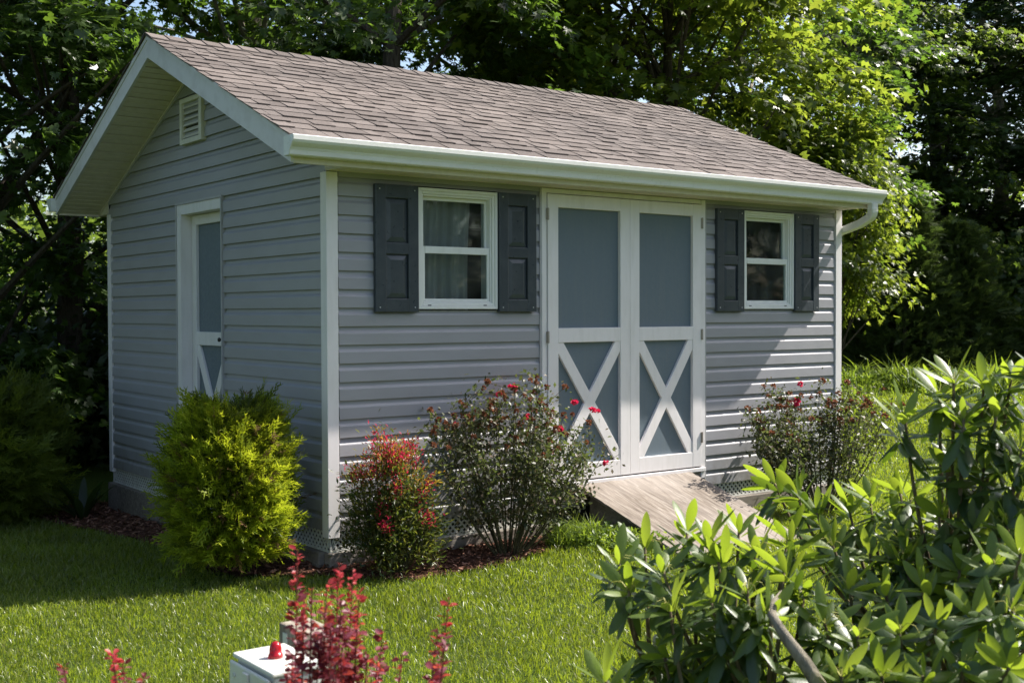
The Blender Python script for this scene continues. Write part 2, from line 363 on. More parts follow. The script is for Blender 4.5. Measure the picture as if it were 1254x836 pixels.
def lawn_pts(n, ulo, uhi, dlo, dhi, power=1.0):
    a = YAW + np.arctan((rng.uniform(ulo,uhi,n)-627)/FPX); d = dlo+(dhi-dlo)*rng.uniform(0,1,n)**power
    return CAM[0]+d*np.sin(a), CAM[1]+d*np.cos(a), d
def infoot(x, y):   # under shed, ramp, or bed
    return ((x>-.02)&(x<4.98)&(y>-.02)&(y<4.03)) | ((x>2.0)&(x<3.1)&(y>-1.15)&(y<0)) 
xa, ya, da = lawn_pts(330000, -60, 1320, 2.6, 11.5, .9)
xb, yb, db = lawn_pts(90000, 860, 1330, 9, 27, 1)
x = np.concatenate([xa,xb]); y = np.concatenate([ya,yb]); d = np.concatenate([da,db])
near_edge = inbed(x+rng.normal(0,.035,len(x)), y+rng.normal(0,.035,len(x)))
k = ~(infoot(x,y) | near_edge); x, y, d = x[k], y[k], d[k]
pn = .5+.5*np.sin(x*2.1+1.3*np.sin(y*1.7))*np.cos(y*2.6+x*.6)
h = rng.uniform(.020,.056,len(x))*(.75+.5*pn)*(1+np.clip(d-9,0,20)*.03); w = rng.uniform(.0028,.0052,len(x))*np.clip(d/5.5,.8,4)
tag(link('lawn_grass', blades('lawn_grass', x, y, h, w), M['grass']), 'short mown green lawn grass in front of the shed', 'grass', kind='stuff')
# taller weedy grass at the wood's edge
xa, ya, da = lawn_pts(9000, 985, 1235, 20.0, 24.2)
pw = .5+.28*np.sin(xa*2.3+ya*1.1)+.30*np.sin(xa*5.1-ya*3.7+1)*np.cos(ya*2.2); edge = sstep(20.0, 21.2+.8*np.sin(xa*3), da)
keep = rng.uniform(0,1,len(xa)) < np.clip(.25+pw, .1, 1)*(.15+.85*edge); hw = (.10+.62*np.clip(pw,0,1.2)*edge)*rng.uniform(.5,1.15,len(xa)); xa, ya, hw = xa[keep], ya[keep], hw[keep]
tag(link('tall_grass', blades('tall_grass', xa, ya, hw, rng.uniform(.015,.04,len(xa)), .55, bend=.9), M['weed']), 'bright tall unmown grass along the edge of the wood', 'grass', kind='stuff')

# ------------------------------------------------------------------ the shed
W, D, ZS = 4.928, 4.012, 0.0
EX, RX0, RX1 = .1155, -.39, 5.07          # siding exposure, roof ends
EY, ZE, YR, ZR = -.277, 2.426, 2.006, 3.415; SL = (ZR-ZE)/(YR-EY); FH = .162
BY = 2*YR-EY
shed = empty('garden_shed', (0,0,0), 0, 'grey vinyl sided garden shed with white trim, brown shingle roof and double barn doors', 'shed')
Z0 = .04
PROF = [(0,.020),(.60,.0185),(.66,.0155),(.76,.006),(1,.0015)]
def poff(t):
    for (a,oa),(b,ob) in zip(PROF, PROF[1:]):
        if t <= b+1e-9: return oa+(ob-oa)*(t-a)/(b-a)
    return PROF[-1][1]
def roof_under(y): return ZE-FH+SL*((y-EY) if y < YR else (BY-y))
def siding(mk, lo, hi, ztop, holes, name, mat, gable=False):
    """mk(s, off, z) -> 3d; s runs along wall"""
    mb = MB(); k = 0; seams = {}; sr = random.Random(len(name)+int(lo*10))
    while Z0+k*EX < ztop:
        za, zb = Z0+k*EX, min(Z0+(k+1)*EX, ztop); cuts = {za, zb}
        for h in holes:
            for zz in (h[2], h[3]):
                if za < zz < zb: cuts.add(zz)
        for t, _ in PROF:
            zz = za+t*EX
            if za < zz < zb: cuts.add(zz)
        cuts = sorted(cuts)
        def lim(z):
            if not gable: return lo, hi
            if z <= roof_under(lo): return lo, hi
            y = EY+(z-(ZE-FH))/SL; return min(max(y,lo),YR), max(min(BY-y,hi),YR)
        for c0, c1 in zip(cuts, cuts[1:]):
            if c1-c0 < 1e-5: continue
            zm = (c0+c1)/2; segs = [(None,None)]
            hs = sorted([h for h in holes if h[2] < zm < h[3]]); pts = [('lo',None)]; spans = []; cur = None
            for h in hs: spans.append((cur, h[0])); cur = h[1]
            spans.append((cur, None))
            o0, o1 = poff((c0-za)/EX), poff((c1-za)/EX)
            for a, b in spans:
                l0, h0 = lim(c0); l1, h1 = lim(c1)
                a0 = l0 if a is None else a; a1 = l1 if a is None else a; b0 = h0 if b is None else b; b1 = h1 if b is None else b
                if b0-a0 < .002: continue
                sm = seams.setdefault(k//2, lo+(hi-lo)*sr.uniform(.1,.9))
                if a0 < sm < b0 and a1 < sm < b1:
                    mb.add([mk(a0,o0+.0022,c0), mk(sm,o0+.0022,c0), mk(sm,o1+.0022,c1), mk(a1,o1+.0022,c1)], [(0,1,2,3)]); mb.add([mk(sm,o0+.0022,c0), mk(sm,o0,c0), mk(sm,o1,c1), mk(sm,o1+.0022,c1)], [(0,1,2,3)])
                    mb.add([mk(sm,o0,c0), mk(b0,o0,c0), mk(b1,o1,c1), mk(sm,o1,c1)], [(0,1,2,3)])
                else: mb.add([mk(a0,o0,c0), mk(b0,o0,c0), mk(b1,o1,c1), mk(a1,o1,c1)], [(0,1,2,3)])
                if c0 == za: mb.add([mk(a0,.0015,c0+.001), mk(b0,.0015,c0+.001), mk(b0,o0,c0), mk(a0,o0,c0)], [(0,1,2,3)])
        k += 1
    me = bpy.data.meshes.new(name); me.from_pydata(mb.v, [], mb.f); me.update()
    return link(name, me, mat, shed)
HF = [(.62,1.278,1.408,2.213),(1.66,3.27,-1,3),(3.70,4.327,1.408,2.213)]
siding(lambda s,o,z:(s,-o,z), .06, 1.66, 2.27, HF[:1], 'front_siding', M['siding']); siding(lambda s,o,z:(s,-o,z), 3.27, W-.06, 2.27, HF[2:], 'front_siding', M['siding'])
HG = [(1.567,2.411,-1,2.229)]
siding(lambda s,o,z:(-o,s,z), .0, D, 3.25, HG, 'gable_siding', M['siding'], True)
siding(lambda s,o,z:(W+o,s,z), .0, D, 3.25, [], 'gable_siding', M['siding'], True)
siding(lambda s,o,z:(s,D+o,z), .06, W-.06, 2.27, [], 'rear_siding', M['siding'])
# sheathing behind the siding
mb = MB(); T = .09
def wall_boxes(mb, lo, hi, z0, z1, holes, axis, p0, p1):
    xs = sorted({lo,hi}|{h[0] for h in holes}|{h[1] for h in holes})
    for a, b in zip(xs, xs[1:]):
        hs = [h for h in holes if h[0] < (a+b)/2 < h[1]]; zz = [(z0,z1)]
        if hs: h = hs[0]; zz = [(z0,max(z0,h[2])),(min(z1,h[3]),z1)]
        for c, d in zz:
            if d-c > .01: mb.box(a,b,p0,p1,c,d) if axis == 1 else mb.box(p0,p1,a,b,c,d)
wall_boxes(mb, .001, W-.001, Z0, 2.30, [HF[0],HF[2]], 1, .001, T)
wall_boxes(mb, .001, W-.001, Z0, 2.30, [], 1, D-T, D-.001)
wall_boxes(mb, T, D-T, Z0, 2.30, [(1.567,2.411,.1,2.229)], 0, .001, T)
wall_boxes(mb, T, D-T, Z0, 2.30, [], 0, W-T, W-.001)
for a, b in ((.001,T),(W-T,W-.001)):
    mb.prism([(T,2.30),(D-T,2.30),(D-T,roof_under(D-T)),(YR,roof_under(YR)),(T,roof_under(T))], 0, a, b)
mb.box(.1, W-.1, .1, D-.1, .0, .045)
mb.build('wall_sheathing', M['inside'], shed)
MB().box(.05, W-.05, .05, D-.05, -.5, -.003).build('underfloor_shade', M['dark'], shed)  # solid dark block, stands in for the shade under the floor behind the lattice
# corner posts
for cx, cy, sx, sy in ((0,0,1,1),(W,0,-1,1),(0,D,1,-1),(W,D,-1,-1)):
    o = .0265; w = .08
    mb = MB(); a, b = sorted((cx-sx*o, cx+sx*w)); c, d = sorted((cy-sy*o, cy-sy*.0)); 
    ztop = 2.262 if cy == 0 or cy == D else 2.3
    pts = [(cx-sx*o,cy-sy*o),(cx+sx*(w-o),cy-sy*o),(cx+sx*(w-o),cy+sy*.01),(cx+sx*.01,cy+sy*.01),(cx+sx*.01,cy+sy*(w-o)),(cx-sx*o,cy+sy*(w-o))]
    mb.prism(pts, 2, ZS, ztop); mb.build('corner_trim', M['trim'], shed, .003)
# gable top of the corner area: starter strip and gable trim channel under the rake
for X, sg in ((0,-1),(W,1)):
    mb = MB()
    for s in (0, 1):
        y0, y1 = (.0, YR) if s == 0 else (D, YR)
        z0, z1 = roof_under(y0), roof_under(y1)
        a, b = sorted((X+sg*.002, X+sg*.024))
        mb.hexa([(a,y0,z0-.03),(b,y0,z0-.03),(b,y0,z0-.002),(a,y0,z0-.002),(a,y1,z1-.03),(b,y1,z1-.03),(b,y1,z1-.002),(a,y1,z1-.002)])
    mb.build('gable_channel', M['jchan'], shed)

# ---- roof
roof = MB()
th = .10
for sgn in (0,1):
    ya, yb = (EY,YR) if sgn == 0 else (BY,YR)
    roof.hexa([(RX0+.012,ya,ZE-th),(RX1-.012,ya,ZE-th),(RX1-.012,ya,ZE-.004),(RX0+.012,ya,ZE-.004),(RX0+.012,yb,ZR-th),(RX1-.012,yb,ZR-th),(RX1-.012,yb,ZR-.004),(RX0+.012,yb,ZR-.004)])
roofo = roof.build('roof', M['inside'], shed)
def shingles():
    V = []; Fs = []; L = math.hypot(YR-EY, ZR-ZE); nrow = 19; ex = L/nrow; dy, dz = (YR-EY)/L, (ZR-ZE)/L; tw = .168
    for side in (0,1):
        for r in range(nrow):
            off = random.choice([0, tw*.5])+ (r%3)*tw*.31; x = RX0-.02-off-random.uniform(0,.05)
            s0 = r*ex-(.02 if r == 0 else 0); s1 = min((r+1)*ex+.03, L)
            odd = bool(r%2)
            while x < RX1+.02:
                w = tw*random.choice([.5,.7,.9,1.2]); odd = (not odd) if random.random() < .88 else odd; a, b = max(x+.002, RX0-.018), min(x+w-.002, RX1+.018); x += w
                if b-a < .01: continue
                lift = random.uniform(.0035,.0065) if odd else 0
                t0 = .007+lift+random.uniform(0,.0015); t1 = .0015+lift*.3; sj = s0+random.uniform(-.003,.003)-(.006 if lift else 0)
                def P(xx, s, h):
                    yy, zz = EY+dy*s-dz*h*(1 if side == 0 else 1), ZE+dz*s+dy*h
                    return (xx, yy if side == 0 else 2*YR-yy, zz)
                k = len(V); V.extend([P(a,sj,.0),P(b,sj,.0),P(b,sj,t0),P(a,sj,t0),P(a,s1,0),P(b,s1,0),P(b,s1,t1),P(a,s1,t1)])
                Fs.extend([tuple(k+i for i in f) for f in ((0,1,2,3),(3,2,6,7),(0,3,7,4),(1,5,6,2),(4,7,6,5))])
    # ridge caps
    x = RX0-.02
    while x < RX1:
        e = .142; a, b = x, min(x+.20, RX1+.015); za, zb = .020, .010; hw = .13; 
        k = len(V)
        for (xx, zt) in ((a,za),(b,zb)):
            for q in (-1,-.12,.12,1):
                V.append((xx, YR+q*hw, ZR-abs(q)*hw*SL+zt+(.004 if abs(q)<1 else 0)))
            for q in (-1,0,1): V.append((xx, YR+q*hw, ZR-abs(q)*hw*SL+zt-.007))
        Fs.extend([(k,k+1,k+8,k+7),(k+1,k+2,k+9,k+8),(k+2,k+3,k+10,k+9),(k,k+4,k+5,k+6,k+3,k+2,k+1),(k,k+7,k+11,k+4),(k+3,k+6,k+13,k+10)])
        x += e
    me = bpy.data.meshes.new('shingles'); me.from_pydata(V, [], Fs); me.validate(); me.update(); return me
link('shingles', shingles(), M['shingle'], roofo)
# rake fascias with drip edge, both ends
for X0, X1, sg in ((RX0,RX0+.022,-1),(RX1-.022,RX1,1)):
    mb = MB(); dr = MB()
    for s in (0,1):
        ya, yb = (EY-.004,YR) if s == 0 else (BY+.004,YR)
        mb.hexa([(X0,ya,ZE-FH),(X1,ya,ZE-FH),(X1,ya,ZE-.003),(X0,ya,ZE-.003),(X0,yb,ZR-FH-.03*0),(X1,yb,ZR-FH),(X1,yb,ZR-.003),(X0,yb,ZR-.003)])
        xa, xb = sorted((X0-.006 if sg < 0 else X1+.006, X0+.01 if sg < 0 else X1-.01))
        dr.hexa([(xa,ya,ZE-.035),(xb,ya,ZE-.035),(xb,ya,ZE-.001),(xa,ya,ZE-.001),(xa,yb,ZR-.035),(xb,yb,ZR-.035),(xb,yb,ZR-.001),(xa,yb,ZR-.001)])
    fo = mb.build('rake_fascia', M['fascia'], shed); dr.build('drip_edge', M['fascia'], fo)
# rake soffit boards
for xa, xb in ((RX0+.024,-.004),(W+.004,RX1-.024)):
    mb = MB(); L = YR-EY; nb = 18; st = L/nb
    for side in (0,1):
        for i in range(nb):
            for (q0,q1,dz) in ((.0,.40,0),(.47,.88,.0),(0,1,.014)):
                ya, yb = EY+.020+(i+q0)*st, EY+.020+(i+q1)*st; za, zb = roof_under(ya)+.006+dz, roof_under(yb)+.006+dz
                if yb > YR: yb = YR; zb = roof_under(YR)+.006+dz
                f = (lambda y: y) if side == 0 else (lambda y: 2*YR-y)
                mb.hexa([(xa,f(ya),za),(xb,f(ya),za),(xb,f(ya),za+.006),(xa,f(ya),za+.006),(xa,f(yb),zb),(xb,f(yb),zb),(xb,f(yb),zb+.006),(xa,f(yb),zb+.006)])
    mb.build('rake_soffit', M['cream'], shed)
    mb = MB()   # white trim strip where soffit meets the wall
    xx = (-.030,-.004) if xa < 0 else (W+.004, W+.03)
    for side in (0,1):
        f = (lambda y: y) if side == 0 else (lambda y: 2*YR-y)
        ya, yb = EY+.05, YR; za, zb = roof_under(ya)-.012, roof_under(yb)-.012
        mb.hexa([(xx[0],f(ya),za),(xx[1],f(ya),za),(xx[1],f(ya),za+.016),(xx[0],f(ya),za+.016),(xx[0],f(yb),zb),(xx[1],f(yb),zb),(xx[1],f(yb),zb+.016),(xx[0],f(yb),zb+.016)])
    mb.build('soffit_trim', M['cream'], shed)
# eaves
for side in (0,1):
    f = (lambda y: y) if side == 0 else (lambda y: D-y)
    def bx(mb, x0,x1,y0,y1,z0,z1):
        a, b = sorted((f(y0),f(y1))); return mb.box(x0,x1,a,b,z0,z1)
    bx(MB(), RX0+.023, RX1-.023, EY+.002, EY+.02, 2.262, ZE-.02).build('eave_fascia', M['cream'], shed, .002)
    mb = MB(); n = 30; xs = np.linspace(-.022, W+.022, n+1)
    for i in range(n):
        bx(mb, xs[i]+.003, xs[i+1]-.003, EY+.021, -.001, 2.266, 2.272)
        for q in (.25,.5,.75):
            xm = xs[i]+(xs[i+1]-xs[i])*q
            bx(mb, xm-.012, xm+.012, -.20, -.05, 2.264, 2.266)
    bx(mb, xs[0], xs[-1], EY+.021, -.001, 2.2725, 2.280); mb.build('eave_soffit', M['cream'], shed)
    # closing plates at the ends of the boxed eave
    for xa, xb in ((-.022,-.016),(W+.016,W+.022)): bx(MB(), xa, xb, EY+.021, -.001, 2.281, 2.268+.10).build('eave_return', M['cream'], shed)
    # K-style gutter
    P = [(0,.112),(0,0),(-.062,0),(-.070,.006),(-.074,.03),(-.082,.046),(-.098,.058),(-.112,.070),(-.120,.085),(-.120,.110),(-.108,.116)]
    mb = MB(); gz0 = 2.296; out = [(f(EY-.002+a), gz0+b) for a, b in P]
    inn = [(f(EY-.005+a*.955), gz0+.003+b*.955) for a, b in P]
    x0, x1 = (-.43, 5.075)
    n = len(P); vs = [(x0,*q) for q in out]+[(x1,*q) for q in out]+[(x0,*q) for q in inn]+[(x1,*q) for q in inn]
    fs = [(i,i+1,n+i+1,n+i) for i in range(n-1)]+[(2*n+i,3*n+i,3*n+i+1,2*n+i+1) for i in range(n-1)]+[(n-1,2*n-1,4*n-1,3*n-1),(0,2*n,3*n,n)]
    mb.add(vs, fs)
    for xx in (x0,x1):
        k = len(mb.v); mb.v += [(xx,*q) for q in out]; mb.f.append(tuple(range(k,k+n)))
        mb.prism([(f(EY-.002+a*1.0), gz0+b) for a, b in P[:0]] or [(f(EY-.003),gz0+.002),(f(EY-.066),gz0+.002),(f(EY-.078),gz0+.03),(f(EY-.118),gz0+.08),(f(EY-.119),gz0+.11),(f(EY-.003),gz0+.11)], 0, xx-.004, xx+.004)
    g = mb.build('gutter', M['gutter'], shed)
    if side == 0:   # downspout elbow at the right corner
        pts = [(4.965,EY-.055,2.30),(4.965,EY-.055,2.262)]
        for a in np.linspace(0,64,8):
            pts.append((4.965+.0004*a, EY-.055+.085*(1-math.cos(R_(a))), 2.262-.085*math.sin(R_(a))-.0))
        p = pts[-1]; pts += [(4.995,p[1]+.10,p[2]-.045),(4.995,.02,2.085),(4.995,.10,2.05),(4.995,.15,2.0),(4.995,.17,1.9),(4.995,.17,1.6),(4.995,.17,.0)]
        V = []; nn = len(pts)
        for i, p in enumerate(pts):
            a = np.array(pts[max(i-1,0)]); b = np.array(pts[min(i+1,nn-1)]); dd = (b-a)/np.linalg.norm(b-a)
            s = np.array([1,0,0]); s = s-dd*(s@dd); s /= np.linalg.norm(s); u = np.cross(s, dd); q = .037
            sc = 1.0 if i%2 else 1.05
            for cx, cy in ((-1,-.75),(-.8,-1),(.8,-1),(1,-.75),(1,.75),(.8,1),(-.8,1),(-1,.75)): V.append(np.array(p)+s*cx*q*sc+u*cy*q*sc*.8)
        fs = [(i*8+k,i*8+(k+1)%8,(i+1)*8+(k+1)%8,(i+1)*8+k) for i in range(nn-1) for k in range(8)]+[tuple(range(8)),tuple(range((nn-1)*8,nn*8))]
        MB().add(V, fs).build('downspout', M['gutter'], shed)

# ---- windows with shutters
def window(x0, x1, seedk):
    z0, z1 = 1.417, 2.203; f = .052
    mb = MB()
    def ring(a0,a1,b0,b1,t,y0,y1):
        mb.box(a0,a0+t,y0,y1,b0,b1); mb.box(a1-t,a1,y0,y1,b0,b1); mb.box(a0+t,a1-t,y0,y1,b0,b0+t); mb.box(a0+t,a1-t,y0,y1,b1-t,b1)
    ring(x0, x1, z0, z1, .020, -.036, .09); ring(x0+.0205, x1-.0205, z0+.0205, z1-.0205, .018, -.028, .09); ring(x0+.039, x1-.039, z0+.039, z1-.039, .012, -.016, .09)
    w = mb.build('window', M['window'], shed, .0025)
    zm = (z0+z1)/2-.005
    a, b = x0+.052, x1-.052
    mb = MB(); t = .026        # lower sash in front, upper behind
    ya, yb = -.008, .018; c0, c1 = z0+.052, zm+.022
    mb.box(a,a+t*.6,ya,yb,c0,c1).box(b-t*.6,b,ya,yb,c0,c1).box(a+t*.6,b-t*.6,ya,yb,c0,c0+t*.6).box(a+t*.6,b-t*.6,ya-.004,yb,c1-.046,c1)
    mb.build('sash', M['window'], w, .002)
    mb = MB(); ya, yb = .022, .045; d0, d1 = zm-.02, z1-.052
    mb.box(a,a+t*.6,ya,yb,d0,d1).box(b-t*.6,b,ya,yb,d0,d1).box(a+t*.6,b-t*.6,ya,yb,d0,d0+t).box(a+t*.6,b-t*.6,ya,yb,d1-.022,d1)
    mb.build('sash', M['window'], w, .002)
    MB().box(a+.01,b-.01,.004,.008,c0+.01,c1-.04).build('pane', M['glass'], w)
    MB().box(a+.01,b-.01,.032,.036,d0+.02,d1-.015).build('pane', M['glass'], w)
    # curtain
    xs = np.linspace(x0+.0, x1-(.10 if seedk == 1 else .06), 70); zs = np.linspace(z0-.05, z1-.0, 10); V = []; r = np.random.default_rng(seedk); ph = r.uniform(0,6,4)
    for zq in zs:
        for xq in xs:
            V.append((xq+.02*math.sin(zq*3), .13+.014*math.sin(xq*75+ph[0])+.012*math.sin(xq*38+ph[1]+zq)+.008*math.sin(xq*140+ph[2]), zq))
    nx = len(xs); me = bpy.data.meshes.new('curtain')
    me.from_pydata(V, [], [(j*nx+i,j*nx+i+1,(j+1)*nx+i+1,(j+1)*nx+i) for j in range(len(zs)-1) for i in range(nx-1)]); me.update()
    link('curtain', me, M['curtain'], w, smooth=True)
    for q in (.14,.84): MB().box(x0+(x1-x0)*q-.012, x0+(x1-x0)*q+.012, -.0275-.0045, -.0275, z0+.022, z0+.028).build('weep_hole', M['black'], w)
    return w
window(.633, 1.268, 1); window(3.706, 4.317, 2)
def shutter(x0, x1):
    z0, z1 = 1.398, 2.206; y0, y1 = -.050, -.018; st = (x1-x0)*.24; zm = z0+(z1-z0)*.50; h = .036
    mb = MB(); mb.box(x0,x0+st,y0,y1,z0,z1); mb.box(x1-st,x1,y0,y1,z0,z1)
    for a, b in ((z0,z0+.085),(zm-h,zm+h),(z1-.085,z1)): mb.box(x0+st,x1-st,y0+.0005,y1,a,b)
    mb.box(x0+st,x1-st,y1-.012,y1,z0+.085,z1-.085)
    o = mb.build('shutter', M['shutter'], shed, .0035)
    for a, b in ((z0+.085,zm-h),(zm+h,z1-.085)):
        p = MB(); e = .006; g = .030; ax, bx_ = x0+st+e, x1-st-e; a += e; b -= e
        lo = [(ax,y1-.012,a),(bx_,y1-.012,a),(bx_,y1-.012,b),(ax,y1-.012,b)]; yy = y0+.007
        mid = [(ax,y1-.016,a),(bx_,y1-.016,a),(bx_,y1-.016,b),(ax,y1-.016,b)]
        hi = [(ax+g,yy,a+g),(bx_-g,yy,a+g),(bx_-g,yy,b-g),(ax+g,yy,b-g)]
        p.add(lo+mid+hi, [(0,1,5,4),(1,2,6,5),(2,3,7,6),(3,0,4,7),(4,5,9,8),(5,6,10,9),(6,7,11,10),(7,4,8,11),(8,9,10,11)])
        p.build('raised_panel', M['shutter'], o)
    mb = MB()
    for xx in (x0+.03,x1-.03):
        for zz in (z0+.03,z1-.03):
            vs = [(xx+.0045*math.cos(k*math.pi/4), yq, zz+.0045*math.sin(k*math.pi/4)) for yq in (y0+.001,y0-.002) for k in range(8)]
            MB().add(vs, [tuple(range(8,16))]+[(k,(k+1)%8,8+(k+1)%8,8+k) for k in range(8)]).build('screw', M['screw'], o)
shutter(.308,.628); shutter(1.273,1.592); shutter(3.392,3.701); shutter(4.322,4.624)

# ---- double door
FR = MB(); FR.box(1.655,1.697,-.030,.001,.10,2.262); FR.box(3.232,3.274,-.030,.001,.10,2.262); FR.box(1.6975,3.2315,-.024,.001,2.228,2.262)
FR.build('door_frame', M['trim'], shed, .003)
MB().box(1.64,1.6545,-.026,.001,.09,2.262).build('door_channel', M['jchan'], shed); MB().box(3.2745,3.289,-.026,.001,.09,2.262).build('door_channel', M['jchan'], shed)
MB().box(1.66,3.27,-.045,.001,.155,.184).build('threshold', M['trim'], shed, .003)
MB().box(1.66,3.27,-.020,.0005,.0,.154).build('sill_board', M['skid'], shed)
def door(x0, x1, y0, y1, z0, z1, st, rt, hinge_x, parent, mk=None, mid=(1.18,1.282), hz=(2.08,1.22,.42)):
    if mk is None: mk = lambda mb: mb
    fr = MB()
    fr.box(x0,x0+st,y0,y1,z0,z1); fr.box(x1-st,x1,y0,y1,z0,z1)
    for a, b in ((z0,z0+.115),mid,(z1-rt,z1)): fr.box(x0+st,x1-st,y0+.0006,y1,a,b)
    a, b, c, d = x0+st, x1-st, z0+.115, mid[0]; ym = y0+.004; t = .012; w = .082
    # X braces: parallelograms cut to the opening
    hx = w*.5*math.hypot(b-a, d-c)/(d-c)
    for s in (0,1):
        A, B = (a,b) if s == 0 else (b,a); sg = 1 if s == 0 else -1
        P = [(A,c),(A+sg*hx,c),(B,d-hx*(d-c)/(b-a)),(B,d),(B-sg*hx,d),(A,c+hx*(d-c)/(b-a))]
        fr.prism(P, 1, ym+(.0 if s == 0 else .0012), y1-.002)
    o = fr.build('door_leaf', M['trim'], parent, .003)
    MB().box(x0+st-.005,x1-st+.005,y1-.0035+.002,y1+.006,z0+.1,z1-rt+.005).build('door_panel', M['panel'], o)
    for zz in hz:
        h = MB().box(hinge_x-.012,hinge_x+.012,y0-.004,y0+.002,zz-.04,zz+.04)
        h.tube([(hinge_x,y0-.007,zz-.042),(hinge_x,y0-.007,zz+.042)], .006, 8); h.build('hinge', M['hinge'], o)
    return o
door(1.702,2.476,-.038,-.008,.195,2.223,.094,.092,1.699,shed)
door(2.480,3.228,-.036,-.008,.195,2.223,.094,.092,3.231,shed)
# ---- side door in the gable wall, recessed: built facing -y then turned to face -x
gate = MB(); gate.box(-.024,.088,2.335,2.409,.05,2.227).box(-.024,.088,1.569,1.585,.05,2.227).box(-.022,.088,1.5855,2.3345,2.150,2.227)
gate.build('door_frame', M['trim'], shed, .003)
MB().box(-.030,.0,2.4095,2.428,.05,2.245).box(-.030,.0,1.550,1.5685,.05,2.245).box(-.030,.0,1.5685,2.4095,2.2275,2.245).build('door_channel', M['jchan'], shed)
so = door(1.590,2.330,0,.026,.06,2.146,.085,.075,2.33,shed, mid=(1.151,1.253), hz=())
for o in [so]+list(so.children):
    me = o.data
    for v in me.vertices:
        x_, y_, z_ = v.co; v.co = (.062+y_, x_, z_)
    bm = bmesh.new(); bm.from_mesh(me); bmesh.ops.recalc_face_normals(bm, faces=bm.faces); bm.to_mesh(me); bm.free()
kb = MB().lathe([(.0,0),(.016,.0),(.016,.006),(.009,.012),(.008,.02),(.014,.026),(.017,.034),(.013,.042),(.0,.045)], n=14)
me = kb.mesh('door_knob')
for v in me.vertices: x_, y_, z_ = v.co; v.co = (.060-z_, 1.735+x_, 1.20+y_)
link('door_knob', me, M['black'], so, smooth=True)

# ---- gable vent
mb = MB(); ya, yb, za, zb = 1.865, 2.285, 2.675, 3.02
mb.box(-.045,.0,ya,ya+.04,za,zb).box(-.045,.0,yb-.04,yb,za,zb).box(-.045,.0,ya+.04,yb-.04,za,za+.04).box(-.045,.0,ya+.04,yb-.04,zb-.035,zb)
mb.box(-.042,.0,ya+.0405,ya+.058,za+.0405,zb-.0355)
v = mb.build('gable_vent', M['vent'], shed, .003)
MB().box(-.006,-.004,ya+.03,yb-.03,za+.03,zb-.03).build('vent_screen', M['dark'], v)
mb = MB()
for i in range(6):
    z = za+.048+i*.044; mb.hexa([(-.036,ya+.041,z),(-.036,yb-.041,z),(-.032,yb-.041,z+.004),(-.032,ya+.041,z+.004),(-.016,ya+.041,z+.029),(-.016,yb-.041,z+.029),(-.012,yb-.041,z+.033),(-.012,ya+.041,z+.033)])
mb.build('louvres', M['vent'], v)

# ---- lattice skirt and timbers
def lattice(lo, hi, zb, zt, mk, name='lattice_skirt'):
    mb = MB(); p = .046; w = .0095; H = zt-zb
    for s in (0,1):
        q = lo-H
        while q < hi:
            P = [(q-w,zb),(q+w,zb),(q+H+w,zt),(q+H-w,zt)] if s == 0 else [(q+H-w,zb),(q+H+w,zb),(q+w,zt),(q-w,zt)]
            P = [(min(max(a,lo),hi),b) for a, b in P]
            if max(a for a, b in P)-min(a for a, b in P) > .004:
                o0, o1 = (.006,.010) if s == 0 else (.0105,.0145)
                mb.add([mk(a,o0,b) for a, b in P]+[mk(a,o1,b) for a, b in P], [(0,1,2,3),(4,5,6,7),(0,1,5,4),(1,2,6,5),(2,3,7,6),(3,0,4,7)])
            q += p
    for a, b in ((zb-.008,zb+.004),(zt-.012,zt)):
        P = [(lo,a),(hi,a),(hi,b),(lo,b)]
        mb.add([mk(q,.005,z) for q, z in P]+[mk(q,.016,z) for q, z in P], [(0,1,2,3),(4,5,6,7),(0,1,5,4),(1,2,6,5),(2,3,7,6),(3,0,4,7)])
    return mb.build(name, M['lattice'], shed)
lattice(.0, 1.64, -.085, .055, lambda s,o,z:(s,.012-o,z)); lattice(3.29, W, -.075, .065, lambda s,o,z:(s,.012-o,z))
lattice(.0, D, -.085, .055, lambda s,o,z:(.012-o,s,z)); lattice(.0, D, -.085, .055, lambda s,o,z:(W-.012+o,s,z))
MB().box(-.02,1.9,-.035,.04,-.33,-.094).build('skid_timber', M['skid'], shed, .006); MB().box(3.12,W,-.035,.04,-.33,-.086).build('skid_timber', M['skid'], shed, .006)
MB().box(-.05,.03,.06,D,-.60,-.094).build('skid_timber', M['skid'], shed, .006); MB().box(W-.03,W+.04,.06,D,-.50,-.094).build('skid_timber', M['skid'], shed, .006)
MB().box(.2,W-.2,D-.05,D+.01,-.5,.03).build('skid_timber', M['skid'], shed)

